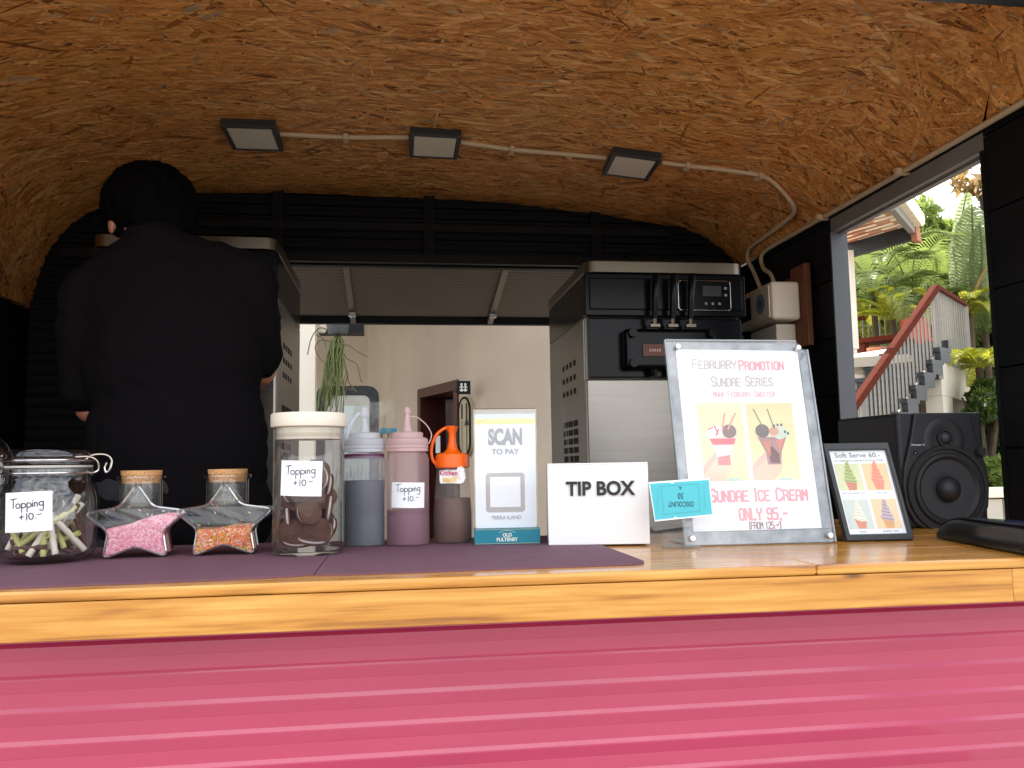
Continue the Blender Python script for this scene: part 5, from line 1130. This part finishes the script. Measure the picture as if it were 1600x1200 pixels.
B('room_wall', M['darkgrey'], t, (s0 - .6, s1 + 1.0, 1.9, 2.0, 0, 2.6)); B('room_wall', M['darkgrey'], t, (s1 + .8, s1 + .9, .2, 1.9, 0, 2.6)); B('room_wall', M['darkgrey'], t, (s0 - .6, s0 - .5, .2, 1.9, 0, 2.6)); B('ceiling', M['darkgrey'], t, (s0 - .6, s1 + 1, .19, 2, 2.6, 2.7))
B('notice', M['paper'], t, (s0 + .20, s0 + .29, .06, .064, 1.55, 1.68))
pl_ = atY(480, 600, 5.0)
for nm, x, y, w_ in (('pillar', pl_.x, 5.0, .048), ('pillar', .905, 4.50, .045)):
    o_ = B(nm, M['wallpale'], None, (-w_, w_, -w_, w_, 0, 3.0)); o_.location = (x, y, 0); tag(o_, 'square cream pillar left of the hanging plant' if x < 0 else 'square cream pillar beside the right soft serve machine', 'pillar', 'veranda pillars')
rf_ = B('veranda_roof', M['darkgrey'], None, (-4.5, 3.4, 4.30, 10.5, 3.31, 3.4)); tag(rf_, 'dark flat veranda roof over the beige wall', 'roof')
# toilet flag sign and wall plaque
q = corner + u_ * (s1 + .01); nv = Vector((-u_.y, u_.x, 0)) * -1                  # out of the wall, towards us
t = thing('toilet_sign', 'small black flag sign with two white figures above the brown door', 'sign', (q.x, q.y, 1.965), 0)
c0 = atY(714, 616, 5.42); c1 = atY(735, 595, 5.42); W_ = c1.x - c0.x
t.location = (c0.x, 5.42, c0.z); hz = c1.z - c0.z
B('board', M['black'], t, (0, W_, 0, .012, 0, hz)); p = Print(-.001)
for cx in (W_ * .34, W_ * .62):
    p.disc(cx, hz * .74, .008, .008, (220, 220, 216), 1, 10); p.line([(cx, hz * .62), (cx, hz * .25)], .010, (220, 220, 216), 1); p.line([(cx - .014, hz * .5), (cx, hz * .62), (cx + .014, hz * .5)], .004, (220, 220, 216), 1); p.line([(cx - .006, hz * .3), (cx + .006, hz * .3)], .012, (220, 220, 216), 1)
p.build(t); B('arm', M['black'], t, (-.0, .012, .012, .20, hz * .3, hz * .6))
q0 = atY(733, 672, 5.35)
t = thing('plaque', 'tall rounded wall plaque with arrow and figures beside the brown door', 'wall sign', (0, 0, 0), math.atan2(u_.y, u_.x))
base = corner + u_ * 2.40; t.location = (base.x, base.y, 1.52)
mb = MB(); mb.prism(rrect(.19, .39, .094, 6, 0, .195), -.03, .0); mb.build('plate', colmat((196, 180, 150)), t)
mb = MB(); rr_ = [Vector((x, -.031, z)) for x, z in rrect(.19, .39, .094, 6, 0, .195)]; mb.tube(rr_ + [rr_[0]], .008, 5); mb.build('rim', M['black'], t)
p = Print(-.0305)
for x in (-.04, .04): p.disc(x, .34, .014, .014, (30, 30, 30), 1, 10); p.line([(x, .32), (x, .26)], .03, (40, 40, 40), 1)
p.poly([(.0, .20), (.08, .20), (.04, .27)], (30, 30, 30), 1); p.line([(.04, .2), (.04, .02)], .02, (80, 76, 66), 1); p.line([(-.04, .22), (-.04, .02)], .03, (150, 140, 116), 1); p.build(t)
# standing mirror
c0 = atY(493, 603, 5.6); c1 = atY(592, 612, 5.6)
t = thing('standing_mirror', 'black rounded mirror frame leaning by the beige wall', 'mirror', ((c0.x + c1.x) / 2, 5.6, .0)); W_ = c1.x - c0.x; Hm = c0.z
mb = MB(); o1 = rrect(W_, Hm - .3, .07, 5, 0, .3 + (Hm - .3) / 2); i1 = rrect(W_ - .12, Hm - .42, .04, 5, 0, .3 + (Hm - .3) / 2); nn = len(o1)
mb.add([(x, 0, z) for x, z in o1] + [(x, 0, z) for x, z in i1] + [(x, .04, z) for x, z in o1] + [(x, .04, z) for x, z in i1], [f for i in range(nn) for f in ((i, (i + 1) % nn, nn + (i + 1) % nn, nn + i), (i, 2*nn + i, 2*nn + (i + 1) % nn, (i + 1) % nn), (nn + i, nn + (i + 1) % nn, 3*nn + (i + 1) % nn, 3*nn + i))])
mb.build('frame', mat('speckled black', (.03, .032, .036), .45, var=.8, vscale=40), t, bevel=.006)
MB().prism(i1, .015, .02).build('glass', mat('mirror glass', (.62, .60, .55), .25, metal=.35), t); B('painted_reflection', colmat((206, 220, 218)), t, (W_ / 2 - .235, W_ / 2 - .062, .010, .0145, .9, Hm - .13))  # pale part of the mirror is its reflection, painted as a panel
for x in (-W_ / 2 + .05, W_ / 2 - .05): B('leg', M['black'], t, (x - .015, x + .015, .005, .035, 0, .32))
# black fixture with its bulb, hanging pot
c0 = atY(497, 519, 5.2); c1 = atY(568, 498, 5.2); b_ = B('wall_box', M['black'], None, (c0.x, c1.x, 5.2, 5.35, c0.z, 3.30)); tag(b_, 'black box under the roof behind the hanging plant', 'box')
c = atY(503, 511, 5.1); t = thing('light_bulb', 'bare white light bulb beside the hanging pot', 'light bulb', c)
MB().lathe([(0, -.04), (.02, -.034), (.032, -.012), (.030, .008), (.018, .03), (.014, .05), (0, .05)], 20).build('bulb', M['cream'], t, smooth=True); B('holder', M['cream'], t, (-.014, .014, -.014, .014, .051, .12)); MB().tube([(0, 0, .12), (0, .02, 3.31 - c.z)], .004, 5).build('cord', M['black'], t)
c = atY(528, 523, 4.6); t = thing('hanging_plant', 'grey hanging pot with long trailing green stems behind the hatch', 'hanging plant', c)
MB().lathe([(0, 0), (.045, 0), (.053, .01), (.062, .065), (.066, .066), (.066, .074), (.058, .074), (.055, .06), (0, .058)], 28).build('pot', M['planter'], t, smooth=True)
for a in (0, 2.1, 4.2): MB().tube([(.06 * math.cos(a), .06 * math.sin(a), .07), (.01 * math.cos(a), .01 * math.sin(a), .5), (0, 0, 3.31 - c.z)], .0015, 4).build('wire', M['black'], t)
rg = random.Random(8); g_ = MB()
for i in range(85):
    a = rg.uniform(0, 2 * math.pi); L0 = rg.uniform(.14, .47); r0 = rg.uniform(.0, .035); sp = rg.uniform(.0, .045) * (1 + L0)
    pts = [(r0 * math.cos(a) * .4, r0 * math.sin(a) * .4, .0)]; lean = -.10 * L0
    for k in range(1, 8): u = k / 7; pts.append((math.cos(a) * (r0 + sp * u ** .7) + lean * u + rg.uniform(-.009, .009), math.sin(a) * (r0 + sp * u ** .7) + rg.uniform(-.009, .009), -L0 * u))
    g_.tube(pts, .0030, 4)
tag(g_.build('trailing_stem', M['cactus'], t, smooth=True), kind='stuff')
g_ = MB()
for pts in ([(0, 0, .06), (-.05, 0, .03), (-.10, 0, .035), (-.14, 0, -.02), (-.16, 0, -.11)], [(-.03, 0, -.04), (-.09, 0, -.03), (-.12, 0, -.07), (-.10, 0, -.12), (-.075, 0, -.15)], [(-.12, 0, 0), (-.08, 0, -.02), (-.06, 0, -.07)], [(0, 0, -.05), (.06, 0, -.06), (.12, 0, -.10), (.16, 0, -.12)],
            [(.02, 0, -.08), (.05, 0, -.13), (.10, 0, -.16), (.12, 0, -.24), (.13, 0, -.26)], [(.03, 0, -.12), (.05, 0, -.22), (.04, 0, -.28), (.08, 0, -.30)], [(.05, 0, -.2), (.06, 0, -.26), (.10, 0, -.31)]): g_.tube(catmull(pts, 4), .0032, 5)
tag(g_.build('woody_stem', M['cactusbr'], t, smooth=True), kind='stuff')
c0 = atY(604, 672, 5.0); t = thing('metal_stand', 'thin metal stand with a blue top bar behind the bottles', 'stand', (c0.x, 5.0, 0))
B('top_bar', colmat((60, 130, 160)), t, (-.04, .06, -.02, .02, c0.z - .02, c0.z + .01)); 
for x in (-.03, .01, .05): MB().tube([(x, 0, c0.z - .02), (x + .005, 0, 0)], .006, 6).build('post', M['greysteel'], t)

# ================================================================== BEYOND THE SIDE WINDOW
def down(p, z): return Vector((p.x, p.y, z))
A_, T_ = away(1330, 640, 10.3), away(1462, 449, 11.8); A0 = A_ + (A_ - T_) * .55
sd_ = (T_ - A_); run = Vector((sd_.x, sd_.y, 0)).normalized(); back = Vector((-run.y, run.x, 0))
if back.y < 0: back = -back
t = thing('outdoor_staircase', 'outdoor staircase with red brown handrail and black steps up to the terrace', 'staircase', down(A0, 0)); o0 = t.location.copy()
MB().bar(A0 - o0, T_ - o0, .10, .095).build('handrail', M['redwood'], t, bevel=.01)
bal = None; NB = 36
for i in range(NB):
    p_ = A0.lerp(T_, (i + .5) / NB); mb0 = MB().box(-.010, .010, -.010, .010, -.84, -.04)
    if bal is None: bal = mb0.build('baluster', M['greysteel'], t, loc=p_ - o0)
    else: share(bal, t, p_ - o0)
MB().bar(A0 - o0 - Vector((0, 0, .87)), T_ - o0 - Vector((0, 0, .87)), .03, .04).build('lower_rail', M['greysteel'], t)
for u in (.43, .985): p_ = A0.lerp(T_, u); B('post', M['greysteel'], t, (-.035, .035, -.035, .035, -1.25, -.04), loc=p_ - o0)
S1 = T_ - Vector((0, 0, .84)); S0 = A0 - Vector((0, 0, .84)); nst = 15
bk2 = back * .12
MB().bar(S0 + bk2 - o0 - Vector((0, 0, .30)), S1 + bk2 - o0 - Vector((0, 0, .30)), .05, .16).build('stringer', M['darkgrey'], t); MB().bar(S0 + back * 1.0 - o0 - Vector((0, 0, .30)), S1 + back * 1.0 - o0 - Vector((0, 0, .30)), .05, .16).build('stringer', M['darkgrey'], t)
for i in range(nst):
    p_ = S0.lerp(S1, (i + .8) / nst) + back * .40 - o0 - Vector((0, 0, .02)); mb = MB(); ang = math.atan2(run.y, run.x); mb.T = Matrix.Translation(p_) @ Matrix.Rotation(ang, 4, 'Z')
    mb.box(-.15, .17, -.50, .50, -.03, .03); mb.box(.11, .15, -.49, .49, .0301, .15); mb.box(-.13, .13, -.498, -.46, -.17, -.0301); mb.build('tread', M['darkgrey'], t)
# terrace
E_ = away(1507, 476, 13.3); zt_ = away(1468, 551, 11.9).z; E2 = E_ + (E_ - T_) * .0
t = thing('terrace', 'white concrete terrace with railings at the top of the outdoor staircase', 'terrace', down(T_, 0)); o0 = t.location.copy()
MB().bar(T_ - o0, E_ - o0, .09, .06).build('handrail', M['redwood'], t)
first = None; N_ = 12
for i in range(1, N_):
    p_ = T_.lerp(E_, i / N_); ht_ = p_.z - (zt_ - .02) 
    if first is None: first = MB().box(-.011, .011, -.011, .011, -ht_, -.03).build('baluster', M['greysteel'], t, loc=p_ - o0)
    else: share(first, t, p_ - o0)
B('post', M['greysteel'], t, (-.035, .035, -.035, .035, -(E_.z - zt_), -.02), loc=E_ - o0)
dirE = (down(E_, 0) - down(T_, 0)); lenE = dirE.length; dE = dirE.normalized()
wallT = bpy.data.objects.new('concrete_wall', None); COL.objects.link(wallT); wallT.parent = t; wallT.rotation_euler = (0, 0, math.atan2(dE.y, dE.x))
Lw = lenE * 1.06
B('panel', M['concrete'], wallT, (0, Lw, 0, .22, zt_ - .62, zt_), bevel=.01); B('panel', M['concrete'], wallT, (0, Lw * .30, 0, .22, 0, zt_ - .622)); B('panel', M['concrete'], wallT, (Lw * .80, Lw, 0, .22, 0, zt_ - .622)); B('panel', M['concrete'], wallT, (0, Lw, 1.1, 1.2, 0, zt_ - .3))
# sloping flank under the stair
fl = MB(); P0 = down(T_, zt_ - .10) - o0; P1 = down(S0.lerp(S1, .35), 0) - o0; nb = back * .75
lowz = S0.lerp(S1, .35).z - .35
fl.add([P0 + nb, down(P0, 0) + nb, P1 + nb, down(P1, max(.3, lowz)) + nb, P0 + nb * 1.25, down(P0, 0) + nb * 1.25, P1 + nb * 1.25, down(P1, max(.3, lowz)) + nb * 1.25], [(0, 1, 2, 3), (7, 6, 5, 4), (0, 3, 7, 4), (3, 2, 6, 7), (2, 1, 5, 6), (1, 0, 4, 5)]); fl.build('flank_wall', M['concrete'], t)
sl_ = MB(); G0 = away(1290, 566, 12.3); G1 = down(T_, G0.z)
slab = [down(G0, 0), down(T_, 0), down(E_, 0), down(E_ + back * 3, 0), down(G0 + back * 3, 0)]
sl_.add([down(p, zt_ - .16) - o0 for p in slab] + [down(p, zt_ - .02) - o0 for p in slab], [(4, 3, 2, 1, 0), (5, 6, 7, 8, 9)] + [(i, (i + 1) % 5, 5 + (i + 1) % 5, 5 + i) for i in range(5)]); sl_.build('floor_slab', M['concrete'], t)
for y_, dd in ((566, 0), (597, .15)):
    a, b = away(1290, y_ + 3, 12.2), away(1440, y_ - 20, 12.4); MB().tube([a - o0, b - o0], .085, 10).build('beam', M['wallpale'], t, smooth=True)
pA = away(1329, 468, 12.0); B('post', M['wallpale'], t, (-.035, .035, -.035, .035, -(pA.z - zt_), 0), loc=pA - o0)
a, b = away(1318, 502, 14.6), away(1440, 480, 14.0); MB().bar(a - o0, b - o0, .09, .07).build('handrail', M['redwood'], t)
first = None
for i in range(14):
    p_ = a.lerp(b, (i + .5) / 14)
    if first is None: first = MB().box(-.011, .011, -.011, .011, -.75, -.03).build('baluster', M['greysteel'], t, loc=p_ - o0)
    else: share(first, t, p_ - o0)
a, b = away(1336, 536, 13.2), away(1420, 527, 12.9); t = thing('terrace_table', 'red brown wooden table on the terrace behind the handrail', 'table', down(a, zt_))
MB().bar((0, 0, a.z - zt_), b - t.location, .5, .07).build('top', M['redwood'], t)
for q in (.08, .92):
    p_ = a.lerp(b, q) - t.location; B('leg', M['redwood'], t, (-.04, .04, -.2, .2, -(a.z - zt_) - .0, -.04), loc=p_)
c = away(1371, 556, 12.8); t = thing('terracotta_pot', 'terracotta pot standing under the terrace table', 'pot', down(c, zt_ - .02)); MB().lathe([(0, 0), (.10, 0), (.13, .18), (.15, .18), (.15, .22), (.12, .22), (.12, .19), (0, .17)], 20).build('pot', M['terracotta'], t, smooth=True)
c = away(1445, 520, 13.6); t = thing('red_chair', 'red chair on the terrace seen through the balusters', 'chair', down(c, zt_ - .02)); rc = colmat((206, 84, 60))
B('backrest', rc, t, (-.26, .26, .2, .25, .42, .85), bevel=.02); B('seat', rc, t, (-.26, .26, -.25, .2, .38, .44), bevel=.02)
for x in (-.22, .22):
    for y in (-.2, .2): B('leg', rc, t, (x - .02, x + .02, y - .02, y + .02, 0, .38))
# tiled canopy
C1, C2, C3, C4 = away(1426, 364, 11.0), away(1322, 393, 11.6), away(1393, 326, 8.9), away(1270, 352, 9.5)
t = thing('tiled_canopy', 'tiled canopy with dark edge beam above the terrace', 'canopy', down(C1, C1.z)); o0 = t.location.copy()
MB().bar(C2 - o0, C1 - o0, .10, .19).build('edge_beam', M['darkgrey'], t); MB().bar(C1 - o0 + Vector((0, 0, .06)), C3 - o0 + Vector((0, 0, .06)), .07, .15).build('end_rafter', M['greysteel'], t)
MB().bar(C1 - o0 - Vector((0, 0, .02)), C1 - o0 + (C1 - C2).normalized() * .07 - Vector((0, 0, .02)), .16, .22).build('beam_end', M['terracotta'], t)
for i in range(9):
    a, b, c, d = C2.lerp(C4, i / 9), C1.lerp(C3, i / 9), C1.lerp(C3, (i + .80) / 9), C2.lerp(C4, (i + .80) / 9); up_ = Vector((0, 0, .10))
    for j in range(5):
        q = [a.lerp(b, (j + .02) / 5), a.lerp(b, (j + .98) / 5), d.lerp(c, (j + .98) / 5), d.lerp(c, (j + .02) / 5)]
        mb = MB(); mb.add([p - o0 + up_ for p in q] + [p - o0 + up_ * 1.25 for p in q], [(0, 1, 2, 3), (7, 6, 5, 4), (0, 4, 5, 1), (1, 5, 6, 2), (2, 6, 7, 3), (3, 7, 4, 0)]); mb.build('roof_tile', M['tilepale'] if (i + j) % 3 else M['tile'], t)
    MB().bar(C2.lerp(C4, (i + .9) / 9) - o0 + Vector((0, 0, .08)), C1.lerp(C3, (i + .9) / 9) - o0 + Vector((0, 0, .115)), .05, .012).build('batten', M['terracotta'], t)
for i in range(10):
    p_ = C1.lerp(C3, (i + .3) / 10) - o0; dx = (C1 - C2).normalized(); MB().tube([p_ + Vector((0, 0, .17)) - dx * .05, p_ + dx * .14 + Vector((0, 0, .13))], [.10, .085], 10).build('verge_tile', M['tilepale'], t, smooth=True)
pc = away(1327, 392, 11.5); B('post', M['wallpale'], t, (-.04, .04, -.04, .04, -(pc.z - zt_), 0), loc=pc - o0)

# ---------------- plants
def leafcloud(blobs, N, size, seed, droop=.3):
    g = np.random.default_rng(seed); wts = np.array([b[3] * b[4] * b[5] for b in blobs]) ** .67; idx = g.choice(len(blobs), N, p=wts / wts.sum()); bl = np.array(blobs)[idx]
    d = g.normal(size=(N, 3)); d /= np.linalg.norm(d, axis=1)[:, None]; rr = g.uniform(.35, 1.0, N) ** .45 * (1 + .22 * np.sin(d[:, 0] * 7 + idx) * np.cos(d[:, 2] * 6 + idx * 2))
    c = bl[:, :3] + d * bl[:, 3:6] * rr[:, None]
    a = g.normal(size=(N, 3)) + d * .6; a[:, 2] -= droop; a /= np.linalg.norm(a, axis=1)[:, None]; b = np.cross(a, g.normal(size=(N, 3))); b /= np.linalg.norm(b, axis=1)[:, None]; n_ = np.cross(a, b)
    s_ = size * g.uniform(.6, 1.4, N)[:, None]
    v = np.stack([c - a * s_, c + b * s_ * .34 + n_ * s_ * .08, c + a * s_, c - b * s_ * .34 + n_ * s_ * .08], 1).reshape(-1, 3)
    return v
def quads(v, name, m, parent, kind=None):
    me = bpy.data.meshes.new(name); n_ = len(v) // 4; me.vertices.add(len(v)); me.vertices.foreach_set('co', np.ascontiguousarray(v, dtype=np.float32).ravel()); me.loops.add(len(v)); me.loops.foreach_set('vertex_index', np.arange(len(v), dtype=np.int32))
    me.polygons.add(n_); me.polygons.foreach_set('loop_start', np.arange(0, len(v), 4, dtype=np.int32)); me.update(calc_edges=True); me.materials.append(m); o = bpy.data.objects.new(name, me); COL.objects.link(o); o.parent = parent
    return tag(o, kind=kind) if kind else o
def tree(px_, py_, D, rad, m, size, N, label, seed, name='tree', group='trees beyond the side window', cat='tree'):
    c = away(px_, py_, D); t = thing(name, label, cat, down(c, 0), 0, group); rg = random.Random(seed); h = c.z
    mb = MB(); mb.tube([(0, 0, 0), (.05, .02, h * .4), (-.04, .05, h * .8), (0, 0, h)], [.14, .11, .08, .04], 8)
    for i in range(6):
        a = rg.uniform(0, 6.28); mb.tube([(0, 0, h * rg.uniform(.4, .8)), (math.cos(a) * rad * .4, math.sin(a) * rad * .4, h * .9), (math.cos(a) * rad * .75, math.sin(a) * rad * .75, h + rg.uniform(-.3, .3) * rad)], [.06, .035, .015], 6)
    mb.build('trunk', M['bark'], t, smooth=True)
    bl = [(rg.uniform(-.6, .6) * rad, rg.uniform(-.6, .6) * rad, h + rg.uniform(-.5, .5) * rad, rad * rg.uniform(.3, .55), rad * rg.uniform(.3, .55), rad * rg.uniform(.25, .45)) for _ in range(9)]
    quads(leafcloud(bl, N, size, seed), 'crown', m, t, 'stuff'); return t
tree(1340, 480, 19, 2.3, M['leaf_d'], .14, 9000, 'dark leafy tree behind the left of the terrace', 31); tree(1440, 520, 20, 2.6, M['leaf_d'], .14, 10000, 'dark leafy tree behind the middle of the terrace', 32)
tree(1560, 560, 19, 2.6, M['leaf_d'], .14, 10000, 'dark leafy tree behind the right end of the terrace', 33); tree(1425, 395, 17, 1.15, M['leaf_l'], .09, 9000, 'bright lime green tree top right of the canopy', 34)
tree(1360, 420, 16.5, 1.0, M['leaf_l'], .09, 6000, 'bright lime green tree under the canopy edge', 35); tree(1250, 500, 18, 2.5, M['leaf_a'], .13, 7000, 'green tree left of the window view', 36); tree(1680, 520, 18, 2.8, M['leaf_d'], .13, 8000, 'dark tree right of the window view', 38)
tree(1540, 690, 12.6, .75, M['leaf_d'], .07, 7000, 'dark bush right of the white terrace wall', 37, 'bush', 'bushes beyond the side window', 'bush'); tree(1556, 745, 11.5, .42, M['leaf_l'], .06, 4000, 'low yellow green bush above the stone wall', 39, 'bush', 'bushes beyond the side window', 'bush')
tree(1375, 510, 15.2, .7, M['leaf_y'], .06, 3500, 'yellow green bush behind the terrace rail', 40, 'bush', 'bushes beyond the side window', 'bush')
tree(1548, 292, 15, .55, M['leaf_br'], .13, 190, 'sparse dry branch top at the upper right of the window', 41)
def palm(px_, py_, D, label, nf, fl, m, seed, wl=.30, name='palm', ground=0, spread=(.1, 1.0), trunk_r=.06, face=None):
    c = away(px_, py_, D); t = thing(name, label, 'palm', down(c, ground), 0, 'palms beyond the side window'); h = c.z - ground; rg = random.Random(seed)
    mb = MB(); mb.tube([(0, 0, 0), (.03, .02, h * .5), (0, 0, h)], [trunk_r * 1.3, trunk_r, trunk_r * .8], 8); mb.build('trunk', M['bark'], t, smooth=True)
    for k in range(nf):
        a = 2 * math.pi * (k + rg.uniform(-.3, .3)) / nf; el = rg.uniform(*spread); L0 = fl * rg.uniform(.8, 1.1); dr = Vector((math.cos(a), math.sin(a), 0)); pts = []; NS_ = 16
        for i in range(NS_ + 1):
            u = i / NS_; ang = el * 1.4 - u * u * 1.9; 
            pts.append((pts[-1] + (dr * math.cos(ang) + Vector((0, 0, math.sin(ang)))) * (L0 / NS_)) if pts else Vector((0, 0, h)))
        fm_ = MB(); fm_.tube(pts, [.014 * (1 - .8 * i / NS_) + .002 for i in range(NS_ + 1)], 4); nl = 34
        for j in range(nl):
            u = .12 + .88 * j / nl; f_ = u * NS_; i = min(NS_ - 1, int(f_)); p_ = pts[i].lerp(pts[i + 1], f_ - i); tg = (pts[i + 1] - pts[i]).normalized(); sd2 = tg.cross(Vector((0, 0, 1))).normalized(); up2 = sd2.cross(tg)
            ll = wl * math.sin(math.pi * (.12 + .8 * u)) * rg.uniform(.85, 1.1)
            for s_ in (-1, 1):
                dd = (sd2 * s_ * .85 + tg * .55 + up2 * .25).normalized(); e1_ = p_ + dd * ll * .55; e2_ = p_ + dd * ll + Vector((0, 0, -ll * .28)); wv = tg * .014
                fm_.add([p_ - wv * .5, p_ + wv * .5, e1_ + wv, e2_, e1_ - wv], [(0, 1, 2, 3, 4)])
        fm_.build('frond', m, t)
tree(1532, 625, 12.0, .5, M['leaf_d'], .06, 4500, 'dark leafy bush in front of the palm stems by the white wall', 42, 'bush', 'bushes beyond the side window', 'bush')
palm(1365, 470, 13.9, 'green feather palm at the left behind the terrace rail', 12, 1.7, M['leaf_a'], 51, .42); palm(1425, 480, 14.4, 'green feather palm behind the top of the handrail', 13, 1.7, M['leaf_a'], 52, .42)
palm(1395, 500, 13.4, 'low palm with yellowing fronds by the handrail', 9, .95, M['leaf_y'], 53, .26); palm(1530, 575, 12.4, 'yellow green palm leaning over the white terrace wall', 10, .85, M['leaf_y'], 54, .26)
palm(1540, 520, 14.6, 'green palm right of the terrace railing', 12, 1.5, M['leaf_a'], 55, .38); palm(1470, 470, 15.2, 'palm between the handrail corner and the banana leaves', 11, 1.5, M['leaf_l'], 56, .36); palm(1330, 530, 15.5, 'palm partly hidden by the window jamb', 11, 1.4, M['leaf_l'], 57, .36)
palm(1515, 490, 13.8, 'small palm with orange yellow fronds right of the railing', 8, .7, M['leaf_y'], 58, .22)
# banana clump
c = away(1505, 520, 14.2); t = thing('banana_plant', 'tall banana plant with torn upright leaves', 'banana plant', down(c, 0)); o0 = t.location.copy()
def banana(base_px, tip_px, D, wdt, m, name, seed, face=0.0, tear=.5, droop=0):
    rg = random.Random(seed); a = away(*base_px, D) - o0; b = away(*tip_px, D - .3) - o0; up = (b - a); L0 = up.length; u_n = up.normalized(); side = u_n.cross(FW).normalized(); side = (Matrix.Rotation(face, 3, u_n) @ side); out = side.cross(u_n)
    fm_ = MB(); NS_ = 64; mid = []
    for i in range(NS_ + 1): u = i / NS_; mid.append(a + up * u + out * (-.22 * L0 * u * u) + side * (droop * u * u * L0))
    fm_.tube(mid[::4], [.03 * (1 - .85 * i / (NS_ / 4)) + .004 for i in range(NS_ // 4 + 1)], 5)
    for s_ in (-1, 1):
        shift = 0; cut = 0
        for i in range(NS_):
            u = (i + .5) / NS_; hw_ = wdt * (math.sin(math.pi * min(1, .06 + u * .97)) ** .45); 
            if rg.random() < .22 * tear: cut = rg.uniform(-.08, .10); 
            gap = .012 * L0 if rg.random() < .2 * tear else 0; fold = .30 + cut
            m0, m1 = mid[i], mid[i + 1]; m1g = m1 - (m1 - m0) * (.25 if gap else 0)
            o1 = m0 + side * s_ * hw_ * math.cos(fold) + out * -hw_ * math.sin(fold) + u_n * hw_ * .18; o2 = m1g + side * s_ * hw_ * math.cos(fold) + out * -hw_ * math.sin(fold) + u_n * hw_ * .18
            w1_ = (o1 - m0) * .5 + m0 + out * .012 * (-1) ** i; w2_ = (o2 - m1g) * .5 + m1g + out * .012 * (-1) ** i
            fm_.add([m0, m1g, w2_, w1_], [(0, 1, 2, 3)] if s_ > 0 else [(3, 2, 1, 0)]); fm_.add([w1_, w2_, o2, o1], [(0, 1, 2, 3)] if s_ > 0 else [(3, 2, 1, 0)])
    fm_.build(name, m, t)
banana((1497, 470), (1482, 300), 14.2, .26, M['leaf_b'], 'leaf', 61, .25, .5); banana((1518, 465), (1526, 318), 14.0, .32, M['leaf_b'], 'leaf', 62, -.35, .8, .08); banana((1528, 470), (1552, 350), 13.9, .20, M['leaf_b'], 'leaf', 63, -.8, 1, .1)
banana((1508, 500), (1526, 400), 13.8, .16, M['leaf_br'], 'dry_leaf', 64, .9, 1.4, -.05); banana((1500, 520), (1470, 400), 14.8, .2, M['leaf_b'], 'leaf', 65, .6, .7); banana((1512, 470), (1508, 326), 14.5, .10, M['leaf_br'], 'dry_leaf', 66, 1.1, 1.2)
st = MB(); tp = away(1510, 500, 14.2) - o0
for dx, dy in ((0, 0), (.15, .1), (-.14, .05)): st.tube([(dx, dy, 0), (dx * .6, dy * .6, tp.z * .6), tp + Vector((dx * .2, 0, 0))], [.13, .11, .05], 10)
st.build('stem', M['bark'], t, smooth=True)
# stone wall and pipe
c = away(1556, 762, 9.0); t = thing('stone_wall', 'low cream stone wall beyond the side window', 'wall', down(c, 0))
for i in range(-4, 5):
    B('coping_stone', M['tilepale'], t, (i * .40, i * .40 + .39, -.14, .14, c.z - .10, c.z), bevel=.01)
    for j in range(4): z = c.z - .105 - (j + 1) * (c.z - .11) / 4; B('stone', M['concrete'], t, (i * .40 + (.2 if j % 2 else 0), i * .40 + .39 + (.2 if j % 2 else 0), -.11 + random.uniform(-.01, .01), .11, z, z + (c.z - .11) / 4 - .01), bevel=.01)
a, b = away(1468, 449, 14.4), away(1525, 445, 14.6); o_ = MB().tube([a, b], .022, 6).build('cross_pipe', M['greysteel']); tag(o_, 'thin pale pipe running level behind the handrail corner', 'pipe')
